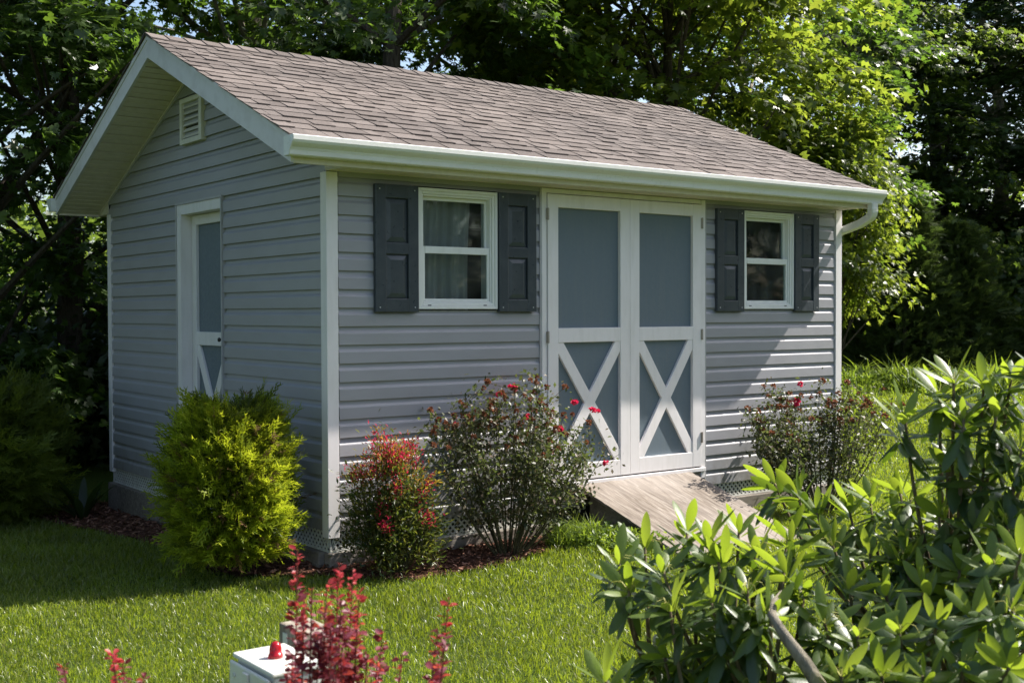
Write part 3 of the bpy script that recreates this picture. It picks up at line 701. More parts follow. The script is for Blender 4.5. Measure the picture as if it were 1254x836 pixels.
# ---- plywood ramp
rp = empty('wooden_ramp', (2.525,-.6,-.2), 0, 'weathered plywood ramp sloping from the double doors down to the lawn', 'ramp')
def ramp_sheet():
    nx, ny = 40, 34; V = []; r = np.random.default_rng(4)
    for t, dz in ((1,0),(0,-.019)):
        for j in range(ny+1):
            for i in range(nx+1):
                s = j/ny; x = 1.95+1.15*i/nx; y = -.036-1.20*s; z = .165-.325*(1.20*s)*1.0+.010*math.sin(math.pi*s)
                if i in (0,nx): x += r.uniform(-.004,.004)
                if j == ny: y += r.uniform(-.006,.006)
                V.append((x-2.525, y+.6, z+.2+dz+.0018*math.sin(x*31)*(1 if t else 0)))
    n1 = (nx+1)*(ny+1); fs = []
    for j in range(ny):
        for i in range(nx):
            a = j*(nx+1)+i; fs += [(a,a+1,a+nx+2,a+nx+1),(n1+a,n1+a+nx+1,n1+a+nx+2,n1+a+1)]
    for i in range(nx): fs += [(i,n1+i,n1+i+1,i+1),(ny*(nx+1)+i,ny*(nx+1)+i+1,n1+ny*(nx+1)+i+1,n1+ny*(nx+1)+i)]
    for j in range(ny):
        a = j*(nx+1); b = a+nx; fs += [(a,a+nx+1,n1+a+nx+1,n1+a),(b,n1+b,n1+b+nx+1,b+nx+1)]
    return MB().add(V, fs)
ramp_sheet().build('plywood_sheet', M['ramp'], rp)
for xx in (2.05,2.52,3.0):
    mb = MB(); mb.prism([(-.10+.6,-.28+.2),(-.10+.6,.118+.2),(-1.05+.6,-.18+.2),(-1.05+.6,-.28+.2)], 0, xx-2.525-.02, xx-2.525+.02); mb.build('joist', M['skid'], rp)

# ------------------------------------------------------------------ plants
def spline(a, b, bend, n=6):
    a, b, bend = map(lambda q: np.array(q, float), (a,b,bend)); m = (a+b)/2+bend
    return [(1-t)**2*a+2*t*(1-t)*m+t*t*b for t in np.linspace(0,1,n)]

def cloud(n, c, r, power=.4, rg=rng):
    d = unit(rg.normal(size=(n,3))); return np.array(c)+d*np.array(r)*(rg.uniform(0,1,n)**power)[:,None], d

# --- golden thread cypress
SPRAY = []
def spray_tmpl():
    vs = []; fs = []; w = .042
    def th(a, b, wd):
        k = len(vs); a = np.array(a); b = np.array(b); d = b-a; s = np.array([-d[1],d[0],0]); s = s/np.linalg.norm(s)*wd
        vs.extend([tuple(a-s), tuple(a+s), tuple(b)]); fs.append((k,k+1,k+2))
    th((0,0,0),(1,0,-.12),w)
    for i, t in enumerate(np.linspace(.12,.85,8)):
        sg = 1 if i%2 else -1; L = .42*(1-.45*t)
        th((t,0,-.12*t*t),(t+L*.8,sg*L*.62,-.12*t-.02+.07*((i*7)%3-1)),w*.85)
        th((t+L*.4,sg*L*.3,-.12*t),(t+L*.9,sg*L*.18,-.1*t+.05*((i*5)%3-1)),w*.7)
    return vs, fs
SPR = spray_tmpl()
def cypress(name, loc, rx, h, n, mats, label, cat, group=None, seed=1, size=(.07,.15)):
    rg = np.random.default_rng(seed); root = empty(name, loc, 0, label, cat, group)
    mb = MB()
    for i in range(16):
        a = rg.uniform(0,6.28); q = rg.uniform(.2,.75); mb.tube(spline((0,0,-.05),(rx*q*math.cos(a),rx*q*math.sin(a),h*rg.uniform(.5,.9)),(0,0,-.05)), np.linspace(.012,.004,6), 6)
    mb.build('stem', M['twig'], root)
    for kind, (mat, frac, shell) in enumerate(mats):
        m = int(n*frac); z = rg.uniform(0,1,m); th_ = rg.uniform(0,2*math.pi,m)
        # rounded barrel outline with lumps
        prof = np.sqrt(np.clip(1-np.abs((z-.48)/.60)**2.6,0,1))
        lump = 1+.07*np.sin(th_*3+seed)*np.cos(z*7)+.07*np.sin(th_*7+z*11+seed*2)+.07*np.sin(th_*15+z*19)
        r = rx*prof*lump*(shell+(1-shell)*rg.uniform(0,1,m))
        O = np.stack([r*np.cos(th_), r*np.sin(th_), z*h*(1+.05*np.sin(th_*2+1))], -1)
        out = np.stack([np.cos(th_),np.sin(th_),np.zeros(m)],-1)
        r2 = rg.uniform(0,1,m) < .14; O = O+out*(r2*rg.uniform(0,.05,m))[:,None]; A = unit(out*(1.1-.4*z)[:,None]+np.array([0,0,1])*(.05+.95*z)[:,None]+rg.normal(size=(m,3))*.45)
        N = unit(np.cross(A, rg.normal(size=(m,3))))
        link('foliage', scatter('foliage', SPR, O, A, N, rg.uniform(*size,m)*np.where(r2,1.5,1)), M[mat], root)
    return root
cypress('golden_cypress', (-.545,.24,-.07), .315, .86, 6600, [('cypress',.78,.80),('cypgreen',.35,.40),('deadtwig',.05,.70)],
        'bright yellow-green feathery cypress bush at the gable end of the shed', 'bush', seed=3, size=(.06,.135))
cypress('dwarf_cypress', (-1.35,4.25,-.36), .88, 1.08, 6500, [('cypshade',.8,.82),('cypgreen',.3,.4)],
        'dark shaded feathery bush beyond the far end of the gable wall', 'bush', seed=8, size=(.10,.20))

# --- strap-leaved plant in the shade
root = empty('strap_leaf_plant', (-.42,3.55,-.33), 0, 'dark broad-bladed plant by the far corner of the gable wall', 'plant')
n = 16; a = rng.uniform(0,6.28,n); el = rng.uniform(.8,1.45,n)
A = np.stack([np.cos(a)*np.cos(el),np.sin(a)*np.cos(el),np.sin(el)],-1); N_ = np.stack([-np.cos(a)*np.sin(el),-np.sin(a)*np.sin(el),np.cos(el)],-1)
link('leaf_blades', scatter('leaf_blades', oval_leaf(.2,6,.25,.1), np.stack([np.cos(a)*.03,np.sin(a)*.03,0*a],-1), A, N_, rng.uniform(.25,.42,n)), M['darkleaf'], root)

# --- nandina
def nandina(loc):
    rg = np.random.default_rng(21); root = empty('nandina_bush', loc, 0, 'small nandina bush with red tipped leaves beside the shed corner post', 'bush')
    mb = MB(); tips = []
    for i in range(56):
        a = rg.uniform(0,6.28); q = rg.uniform(.05,1)**.6; h = .90*rg.uniform(.45,1)*(1-.32*q*q); p = (.27*q*math.cos(a), .26*q*math.sin(a), h)
        pts = spline((.03*math.cos(a),.03*math.sin(a),-.02), p, (.05*math.cos(a),.05*math.sin(a),-.02)); mb.tube(pts, np.linspace(.005,.0018,6), 5); tips.append(p)
    mb.build('stem', M['twig'], root); tips = np.array(tips)
    def leaves(n, sel, spread, mat, sz, zmin=None):
        T = tips[rg.integers(0,len(tips),n)] if sel is None else tips[sel][rg.integers(0,len(sel),n)]
        f = rg.uniform(.25,1,n)[:,None] if sel is None else rg.uniform(.92,1.03,n)[:,None]
        O = T*np.concatenate([np.ones((n,2))*.95,f],1)+rg.normal(size=(n,3))*spread
        A = unit(O*np.array([1.6,1.6,.3])+rg.normal(size=(n,3))*.35+np.array([0,0,.15])); N = unit(np.array([0,0,1])+rg.normal(size=(n,3))*.5)
        link('foliage', scatter('foliage', small_leaf(.32), O, A, N, rg.uniform(*sz,n)), M[mat], root)
    leaves(8800, None, .05, 'nandina', (.026,.048))
    hi = np.argsort(-tips[:,2])
    leaves(1300, hi[:30], .035, 'nandinagold', (.02,.038)); leaves(1000, hi[:21], .030, 'nandinared', (.022,.036)); leaves(560, hi[[23,26,29,32,36,40,44,49,53]], .024, 'nandinared', (.022,.036))
nandina((.22,-.38,-.19))

# --- roses
def petal_ball(name, r, n, mat, parent, loc, rg, flat=.6):
    d = unit(rg.normal(size=(n,3))+np.array([0,0,.5])); O = d*r*.25; A = d; N = unit(np.cross(d, rg.normal(size=(n,3))))
    me = scatter(name, oval_leaf(.95,3,-.25,.35), O, A, N, rg.uniform(.6,1,n)*r); o = link(name, me, mat, parent); o.location = loc; return o
def rose(loc, rad, h, label, seed, nblo, nspent, nstem=34, nleaf=5200, blooms=()):
    rg = np.random.default_rng(seed); root = empty('rose_bush', loc, 0, label, 'rose bush', 'flowering rose bushes against the shed')
    mb = MB(); tips = []; segs = []
    for i in range(nstem):
        a = rg.uniform(0,6.28); q = rg.uniform(0.02,1)**.5; hh = h*rg.uniform(.62,1.0)*(1-.30*q*q)
        p = np.array([rad[0]*q*math.cos(a), rad[1]*q*math.sin(a), hh])
        pts = spline((.07*math.cos(a)*q,.05*math.sin(a)*q,-.03), p, (.10*q*math.cos(a),.06*q*math.sin(a),-.04*q), 9)
        mb.tube(pts, np.linspace(.0065,.0022,9), 5)
        segs += pts[3:]; 
        for k in range(5):
            t = pts[rg.integers(4,9)]; e = t+np.array([rg.normal()*.10, rg.normal()*.08, rg.uniform(.03,.16)]); e[2] = min(e[2], h*1.02)
            mb.tube(spline(t, e, (0,0,-.01), 4), np.linspace(.0028,.0012,4), 4); tips.append(e); segs += [t*.5+e*.5, e*.8+t*.2]
        tips.append(p)
    mb.build('stem', M['twig'], root); segs = np.array(segs); tips = np.array(tips)
    n = nleaf; O = segs[rg.integers(0,len(segs),n)]+rg.normal(size=(n,3))*np.array([.045,.04,.045]); 
    A = unit(rg.normal(size=(n,3))+np.array([0,0,-.1])); N = unit(np.array([0,0,1])+rg.normal(size=(n,3))*.55)
    link('foliage', scatter('foliage', small_leaf(.62), O, A, N, rg.uniform(.022,.042,n)), M['rosel'], root)
    order = np.argsort(-(tips[:,2]+rg.uniform(0,.25,len(tips)))); pick = list(order[:nspent+nblo]); rg.shuffle(pick)
    sp = petal_ball('spent_bloom', .023, 18, M['spent'], root, tips[pick[0]], rg)
    for k in pick[1:nspent]:
        o = sp.copy(); COL.objects.link(o); o.parent = root; o.location = tips[k]+rg.normal(size=3)*.01; o.rotation_euler = (rg.uniform(0,1),rg.uniform(0,1),rg.uniform(0,6)); s = rg.uniform(.7,1.25); o.scale = (s,s,s)
    b0 = None
    for P in blooms:
        if b0 is None: b0 = petal_ball('rose_bloom', .034, 30, M['bloom'], root, P, rg)
        else:
            o = b0.copy(); COL.objects.link(o); o.parent = root; o.location = P; o.rotation_euler = (rg.uniform(-.5,.5),rg.uniform(-.5,.5),rg.uniform(0,6)); s = rg.uniform(.55,1); o.scale = (s,s,s)
    return root
LR = np.array([1.08,-.40,-.19])
bl = [at(u,v,d)-LR for u,v,d in ((628,475,8.1),(514,489,8.0),(686,525,8.0),(731,504,8.3),(725,502,8.2),(704,493,8.25),(646,511,8.05),(612,483,8.1),(556,519,7.95),(742,567,8.1),(528,642,7.9))]
rose(tuple(LR), (.74,.36), 1.12, 'large rose bush with pink-red blooms and faded heads left of the double doors', 31, 0, 96, 42, 8200, bl)
RRp = np.array([4.05,-.55,-.19]); bl = [at(u,v,d)-RRp for u,v,d in ((975,492,9.3),(980,470,9.3))]
rose(tuple(RRp), (.72,.42), 1.02, 'dull rose bush of mostly brown spent heads right of the double doors', 47, 0, 80, 38, 8000, bl)

# --- grass clump and weeds by the ramp
def clump(loc, n, h, r, name, label, mat='weed', w=(.004,.008)):
    root_x, root_y = loc; a = rng.uniform(0,6.28,n); q = r*np.sqrt(rng.uniform(0,1,n))
    me = blades(name, root_x+q*np.cos(a), root_y+q*np.sin(a)*.8, rng.uniform(h*.5,h,n), rng.uniform(*w,n), .45, bend=.7)
    return tag(link(name, me, M[mat]), label, 'plant')
clump((1.62,-.40), 900, .26, .20, 'grass_clump', 'tuft of long bright grass at the foot of the larger rose bush')
clump((1.86,-.30), 260, .16, .10, 'weed_patch', 'low leafy weeds growing under the left edge of the ramp')
n = 1500; x = rng.normal(1.80,.13,n); y = rng.normal(-.62,.20,n); O = np.stack([x,y,gz(x,y)+rng.uniform(.01,.13,n)],-1)
tag(link('weeds', scatter('weeds', small_leaf(.5), O, unit(rng.normal(size=(n,3))), unit(np.array([0,0,1])+rng.normal(size=(n,3))*.5), rng.uniform(.02,.05,n)), M['weed']), 'low leafy weeds and clover at the left side of the ramp', 'weeds', kind='stuff')

# --- rhododendrons
RL = oval_leaf(.28, 8, .13, -.14)
def rhodo(name, base, heads, label, seed, fill, stems=9):
    """heads: (point, scale). every head is a whorl at the end of its own branch"""
    rg = np.random.default_rng(seed); root = empty(name, base, 0, label, 'shrub')
    base = np.array(base); H = [np.array(p)-base for p, s in heads]; Sc = [s for p, s in heads]
    for k in range(fill):       # inner heads under the outer ones
        i, j = rg.integers(0,len(heads),2); t = rg.uniform(0,1); p = (H[i]*(1-t)+H[j]*t)
        p = p*rg.uniform(.70,.95)+np.array([rg.normal()*.06, rg.normal()*.06+.05, -.05-rg.uniform(0,.14)]); H.append(p); Sc.append(rg.uniform(.8,1.0))
    mains = []; mb = MB(); H = np.array(H)
    for k in range(stems):
        c = H[rg.integers(0,len(H))]; p = c*np.array([.50,.50,.48])+rg.normal(size=3)*.04
        pts = spline((rg.normal()*.04,rg.normal()*.04,-.05), p, (-p[0]*.1,-p[1]*.1,-.10), 8); mb.tube(pts, np.linspace(.022,.012,8)*rg.uniform(.8,1.1), 8); mains.append(pts)
    allm = np.array([q for m in mains for q in m[3:]])
    O1=[];A1=[];N1=[];S1=[]; O2=[];A2=[];N2=[];S2=[]
    for p, sc in zip(H, Sc):
        j = np.argmin(np.linalg.norm(allm-(p*.72-np.array([0,0,.12])), axis=1)); a = allm[j]
        pts = spline(a, p, (p-a)*np.array([.18,.18,-.18]), 6); mb.tube(pts, np.linspace(.0095,.0042,6), 6)
        ax = unit(pts[-1]-pts[-3]+np.array([0,0,.10])+rg.normal(size=3)*.10)
        e1 = unit(np.cross(ax, np.array([.2,.1,1.]))); e2 = np.cross(ax, e1)
        m = rg.integers(12,17); ph = rg.uniform(0,6.28)
        for k in range(m):
            t = ph+2.4*k; spread = R_(24+58*(k/m)+rg.normal()*9); out = e1*math.cos(t)+e2*math.sin(t)
            d = ax*math.cos(spread)+out*math.sin(spread); nn = unit(ax*math.sin(spread)-out*math.cos(spread)+rg.normal(size=3)*.12)
            L = rg.uniform(.075,.145)*sc
            if k < m*.55: O1.append(p+ax*(-.004*k)+out*.004); A1.append(d); N1.append(nn); S1.append(L*.92)
            else: O2.append(p+ax*(-.006*k)+out*.004); A2.append(d); N2.append(nn); S2.append(L)
        for k in range(rg.integers(6,10)):    # older drooping collar
            t = rg.uniform(0,6.28); out = e1*math.cos(t)+e2*math.sin(t); dr = rg.uniform(.1,1.0)
            d = unit(out+np.array([0,0,-dr])); nn = unit(np.array([0,0,1])+out*dr+rg.normal(size=3)*.15)
            O2.append(p-ax*rg.uniform(.03,.09)*sc); A2.append(d); N2.append(nn); S2.append(rg.uniform(.10,.155)*sc)
    mb.build('branches', M['rhbark'], root, smooth=True)
    sk = MB()
    for p, sc in zip(H, Sc):
        if rg.uniform() < .55:
            for k in range(rg.integers(4,9)):
                a = rg.uniform(0,6.28); q = np.array([math.cos(a),math.sin(a),0]); L = rg.uniform(.02,.055)
                sk.tube([p, p+q*L*.5+np.array([0,0,L*.6]), p+q*L+np.array([0,0,L*.5]), p+q*L*1.25+np.array([0,0,L*.1])], [.0011,.0010,.0009,.0007], 4, False)
    sk.build('flower_stalks', M['stalk'], root)['kind'] = 'stuff'
    link('old_leaves', scatter('old_leaves', RL, np.array(O2), np.array(A2), np.array(N2), np.array(S2)), M['rhodo'], root, smooth=True)
    link('new_leaves', scatter('new_leaves', RL, np.array(O1), np.array(A1), np.array(N1), np.array(S1)), M['rhodonew'], root, smooth=True)
    return root
hl = [(758,682,3.5),(790,662,3.6),(842,640,3.5),(868,652,3.4),(812,690,3.3),(880,680,3.3),(905,640,3.7),(925,668,3.4),(770,715,3.4),(820,735,3.2),(870,725,3.2),(915,715,3.2),(960,690,3.3),(965,650,3.6),(740,822,3.0),(945,745,3.1),(895,765,3.2),(985,720,3.3)]
rhodo('rhododendron', (at(880,760,3.6)[0], at(880,760,3.6)[1], -.2), [(at(u,v+8,d),.92) for u,v,d in hl], 'low spreading rhododendron in front of the ramp, its thin outer shoots over the lawn', 5, 20, 8)
hr = [(948,562,4.2),(975,575,4.1),(1000,600,4.0),(1040,596,4.0),(1065,580,4.0),(1115,578,3.9),(1100,612,3.8),(1108,498,3.6),(1150,468,3.7),(1168,452,3.6),(1205,458,3.6),(1238,452,3.6),(1180,500,3.5),(1220,495,3.5),
      (1252,520,3.4),(1160,540,3.6),(1205,545,3.5),(1245,560,3.4),(1020,640,3.8),(1065,650,3.7),(1105,655,3.6),(1150,600,3.6),(1190,620,3.5),(1235,610,3.4),(1040,690,3.4),(1085,700,3.3),(1130,690,3.3),(1175,670,3.4),(1215,665,3.2),(1250,650,3.1),
      (1010,735,3.2),(1050,750,3.1),(1100,745,3.1),(1145,735,3.1),(1190,725,3.0),(1240,720,2.9),(1030,800,3.0),(1080,800,3.0),(1130,800,2.9),(1180,790,2.9),(1235,790,2.8),(1290,500,3.4),(1300,580,3.3),(1310,660,3.1),(1300,740,3.0),(990,800,3.2),(1290,430,3.5)]
rhodo('rhododendron', (at(1170,800,3.9)[0], at(1170,800,3.9)[1], -.2), [(at(u,v+(12 if v < 520 else 28),d),.95) for u,v,d in hr], 'tall dense rhododendron filling the right foreground, reaching above the lawn behind', 6, 40, 13)
# bare bent limb of the left shrub is its own branch mesh
lo = [o for o in COL.objects if o.name == 'rhododendron'][0]; b = np.array(lo.location)
pts = [at(1010,850,3.0),at(985,810,3.0),at(962,780,3.02),at(945,752,3.05),at(948,738,3.1),at(958,725,3.15)]
pts = [np.array(p)-b for p in [at(1030,905,3.05)]+pts]
MB().tube(pts, [.021,.020,.018,.015,.012,.010,.007], 10).build('bare_limb', M['palebark'], lo, smooth=True)

# --- barberry in the near foreground
def barberry():
    bx_, by_ = at(330,1400,2.45)[:2]; base = np.array([bx_,by_,-.2]); rg = np.random.default_rng(77)
    root = empty('barberry_bush', base, 0, 'red-purple barberry bush with upright shoots in the near foreground by the white box', 'bush')
    shoots = [(364,672,2.5,1),(382,720,2.4,0),(372,735,2.45,1),(400,715,2.45,1),(398,745,2.4,0),(415,690,2.5,1),(418,735,2.45,0),(432,700,2.5,1),(440,725,2.45,1),(438,760,2.4,0),(405,765,2.4,0),(420,775,2.35,0),(390,780,2.4,0),(550,732,2.5,1),(536,770,2.45,0),(545,790,2.4,0),(468,775,2.6,0),(492,800,2.6,0),(462,810,2.5,0),(78,816,2.4,0),(138,800,2.45,1),(150,812,2.4,0),(176,828,2.4,0),(358,800,2.3,0),(352,826,2.3,0),(450,800,2.4,0),(430,800,2.4,0),(412,810,2.35,0),(300,850,2.3,0),(230,860,2.3,0),(120,860,2.4,0),(400,840,2.3,0),(540,845,2.4,0),(480,860,2.4,0)]
    mb = MB(); O=[];A=[];N=[];Sz=[]; O2=[];A2=[];N2=[];S2=[]
    for u,v,d,red in shoots:
        p = at(u,v,d)-base; s = np.array([p[0]*.25,p[1]*.25,0]); pts = spline(s, p, (p[0]*.22,p[1]*.22,-.04), 12); mb.tube(pts, np.linspace(.0045,.0012,12), 5)
        dn = 1.0 if 340 < u < 460 else .75
        for q in range(int(115*dn)):
            t = 1-rg.uniform(0,.48)*rg.uniform(.3,1); f = t*11; i = min(int(f),10); P = pts[i]*(1-f+i)+pts[i+1]*(f-i)
            a = rg.uniform(0,6.28); d_ = unit(np.array([math.cos(a),math.sin(a),rg.uniform(-.2,.9)])); n_ = unit(np.array([0,0,1])+rg.normal(size=3)*.5)
            tip = t > .93
            (O2 if tip and red else O).append(P+d_*.003); (A2 if tip and red else A).append(d_); (N2 if tip and red else N).append(n_); (S2 if tip and red else Sz).append(rg.uniform(.011,.025)*(1.1 if not tip else .8))
    mb.build('stem', M['redtwig'], root)
    tm = oval_leaf(.62,3,.06,.15)
    link('foliage', scatter('foliage', tm, np.array(O), np.array(A), np.array(N), np.array(Sz)), M['barb'], root)
    link('foliage', scatter('foliage', tm, np.array(O2), np.array(A2), np.array(N2), np.array(S2)), M['barbnew'], root)
barberry()

# --- white box with a red lamp, on its post
root = empty('junction_box', (-2.25,-3.92,.3), 0, 'white plastic outdoor box with a sloping lid and a red lamp on top', 'box')
mb = MB(); mb.box(-.062,.070,-.112,.100,-.24,.238); mb.build('box_body', M['whitebox'], root, .008)
mb = MB(); mb.box(-.070,.072,-.118,.108,.240,.252); mb.build('lid', M['whitebox'], root, .004)
mb = MB(); mb.box(-.080,-.0705,-.112,.106,-.23,.236); mb.build('front_cover', M['whitebox'], root, .006)
for yy in (-.085,.075): 
    v_ = [(.0,yy+.006*math.cos(k*math.pi/4),.205+.006*math.sin(k*math.pi/4)) for k in range(8)]; MB().add([(-.0825,b_,c_) for a_,b_,c_ in v_]+[(-.0795,b_,c_) for a_,b_,c_ in v_], [tuple(range(8))]+[(k,(k+1)%8,8+(k+1)%8,8+k) for k in range(8)]).build('screw', M['screw'], root)
MB().box(-.088,-.0806,-.014,.014,.19,.228).build('latch', M['whitebox'], root, .002)
lamp = MB().lathe([(0,0),(.0185,0),(.0185,.006),(.0165,.010),(.0155,.010),(.0150,.024),(.0125,.033),(.007,.038),(0,.040)], -.005, .0, .2525, 20)
lo_ = lamp.build('lamp_lens', M['redlens'], root, smooth=False); lo_.data.polygons.foreach_set('use_smooth',[True]*len(lo_.data.polygons))
root = empty('wooden_post', (-2.095,-3.80,-.2), 0, 'short weathered wooden post standing behind the white box', 'post')
mb = MB(); mb.box(-.045,.045,-.05,.10,-.1,.775); mb.build('post_timber', M['post'], root, .005)
MB().box(-.0475,-.0455,.048,.072,.715,.755).build('tag_plate', M['whitebox'], root)

# ------------------------------------------------------------------ trees
def crown_mesh(name, seed, R, z0, z1, ncl, per, size, tmpl, flat=.34, hollow=.45, top=1.0):
    rg = np.random.default_rng(seed); O=[];A=[];N=[];Sz=[]; C=[]
    while len(C) < ncl:
        z = rg.uniform(0,1); prof = (math.sin(math.pi*min(1,(z*.86+.12)))**.6)
        a = rg.uniform(0,6.28); lump = 1+.22*math.sin(a*2+seed)+.16*math.sin(a*5+z*9+seed)
        q = hollow+(1-hollow)*rg.uniform(0,1)**.6
        if rg.uniform() < .12: q *= rg.uniform(.2,.8)
        C.append((R*prof*lump*q*math.cos(a), R*prof*lump*q*math.sin(a), z0+(z1-z0)*z, a, prof))
    for x, y, z, a, pr in C:
        m = int(per*rg.uniform(.5,1.4)); rad = rg.uniform(.34,.72)
        g = rg.normal(size=(m,3))*np.array([rad,rad,rad*flat])*.55
        out = np.array([math.cos(a),math.sin(a),0]); g[:,2] -= (g@out)*.35
        O.append(g+np.array([x,y,z])); aa = unit(out*.6+rg.normal(size=(m,3))*np.array([.8,.8,.35])+np.array([0,0,-.45])); A.append(aa)
        N.append(unit(np.array([0,0,1.0])+out*.35+rg.normal(size=(m,3))*.42)); Sz.append(rg.uniform(size*.6,size*1.2,m))
    return scatter(name, tmpl, np.concatenate(O), np.concatenate(A), np.concatenate(N), np.concatenate(Sz)), C
def trunk_mesh(name, seed, r, h, C, lean=.03):
    rg = np.random.default_rng(seed); mb = MB(); L = [np.array([lean*z*math.sin(z*.3+seed)+.05*math.sin(z*1.1), lean*z*math.cos(z*.23+seed), z]) for z in np.linspace(-.4,h,14)]
    mb.tube(L, np.linspace(r*1.25,r*.25,14), 10)
    for x, y, z, a, pr in [C[i] for i in rg.permutation(len(C))[:46]]:
        zz = max(.8, min(h*.95, z-rg.uniform(.5,1.8))); k = np.interp(zz, [p[2] for p in L], range(14)); p0 = L[int(k)]
        d = math.hypot(x,y); mb.tube(spline(p0, (x,y,z), (x*.1,y*.1,.12*d), 6), np.linspace(max(.02,r*.34),.008,6), 6)
    return mb.mesh(name)
VAR = {}
def variant(key, *a, **k):
    r = k.pop('r',.14); h = k.pop('h',10); me, C = crown_mesh(key+'_crown', *a, **k); VAR[key] = (me, trunk_mesh(key+'_trunk', a[0], r, h, C))
variant('gumA', 101, 3.3, .9, 12.5, 190, 140, .165, STAR, r=.17, h=11.5)
variant('gumB', 102, 2.9, 2.2, 12.0, 150, 140, .165, STAR, r=.14, h=11)
variant('mapA', 103, 2.7, 1.2, 9.5, 150, 165, .15, SSTAR, r=.11, h=8.5)
variant('mapB', 104, 2.4, .8, 8.0, 140, 165, .15, SSTAR, r=.10, h=7)
variant('oakA', 105, 4.0, 2.0, 14, 190, 160, .20, SSTAR, r=.20, h=12.5)
variant('sap', 106, 1.5, 1.7, 4.8, 80, 130, .17, STAR, r=.045, h=4.0, flat=.45, hollow=.2)
BRK = M['bark']
def tree(key, u, dist, rot, sc, mat, label, cat='tree', name='broadleaf_tree', barkm=None, xy=None):
    x, y = polar(u, dist) if xy is None else xy
    t = empty(name, (x, y, float(gz(x,y))), R_(rot), label, cat, 'broadleaf trees at the edge of the wood')
    t.scale = (sc,sc,sc) if not hasattr(sc,'__len__') else sc
    cm, tm = VAR[key]
    for nm, me, mt in (('crown',cm,M[mat]),('trunk',tm,barkm or BRK)):
        if me.users and len(me.materials) and me.materials[0] is not mt:
            pass
        o = bpy.data.objects.new(nm, me); COL.objects.link(o); o.parent = t
        if not len(me.materials): me.materials.append(mt)
        o.material_slots[0].link = 'OBJECT'; o.material_slots[0].material = mt
    return t
PB = M['palebark']
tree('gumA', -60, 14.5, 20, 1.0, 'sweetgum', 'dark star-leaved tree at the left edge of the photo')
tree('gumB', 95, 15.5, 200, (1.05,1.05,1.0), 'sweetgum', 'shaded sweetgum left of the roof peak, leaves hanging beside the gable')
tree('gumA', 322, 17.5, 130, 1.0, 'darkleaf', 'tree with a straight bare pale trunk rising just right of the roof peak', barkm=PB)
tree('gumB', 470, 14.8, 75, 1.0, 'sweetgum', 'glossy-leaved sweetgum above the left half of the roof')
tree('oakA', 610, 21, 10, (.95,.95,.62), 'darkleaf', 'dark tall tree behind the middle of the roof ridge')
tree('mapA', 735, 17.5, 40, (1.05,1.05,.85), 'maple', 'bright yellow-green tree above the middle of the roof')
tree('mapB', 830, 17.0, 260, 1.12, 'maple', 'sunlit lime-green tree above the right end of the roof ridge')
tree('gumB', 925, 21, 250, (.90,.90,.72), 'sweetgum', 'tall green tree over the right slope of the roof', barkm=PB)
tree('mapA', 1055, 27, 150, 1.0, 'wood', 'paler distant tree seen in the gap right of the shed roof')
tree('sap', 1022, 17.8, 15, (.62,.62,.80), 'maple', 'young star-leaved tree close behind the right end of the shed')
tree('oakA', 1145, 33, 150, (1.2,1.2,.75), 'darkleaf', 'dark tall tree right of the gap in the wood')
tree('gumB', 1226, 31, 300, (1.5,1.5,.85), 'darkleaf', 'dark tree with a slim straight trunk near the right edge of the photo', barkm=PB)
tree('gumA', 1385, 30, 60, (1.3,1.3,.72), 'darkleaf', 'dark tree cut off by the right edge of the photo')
# trees the photo implies beside and behind the camera (left pair added to block sky light from the gable, the rest show in the panes)
tree('gumA', 0, 0, 80, .85, 'sweetgum', 'unseen broad tree left of the shed gable, added to block sky light', xy=(-7.6,3.2))
tree('oakA', 0, 0, 190, .8, 'sweetgum', 'unseen broad tree on the lawn left of the view, added to block sky light', xy=(-12,-3.5))
tree('oakA', 0, 0, 30, .9, 'wood', 'broad tree across the lawn opposite the shed front', xy=(17,-17))
tree('oakA', 0, 0, 130, .9, 'wood', 'broad tree across the lawn, farther right', xy=(24,-11))
tree('oakA', 0, 0, 230, .8, 'wood', 'broad tree across the lawn, farther left', xy=(10,-21))

for i, (tx, ty) in enumerate(((11,-15),(14.5,-13.5),(8.5,-17.5),(18.5,-12.5),(23,-9.5))):
    tree('mapB', 0, 0, 70*i, 1.0, 'wood', ['low bushy tree across the lawn, nearest the shed','low bushy tree across the lawn, beside the nearest one','low bushy tree across the lawn, left end of the row','low bushy tree across the lawn, fourth along','low bushy tree across the lawn, at the right end'][i], xy=(tx,ty))
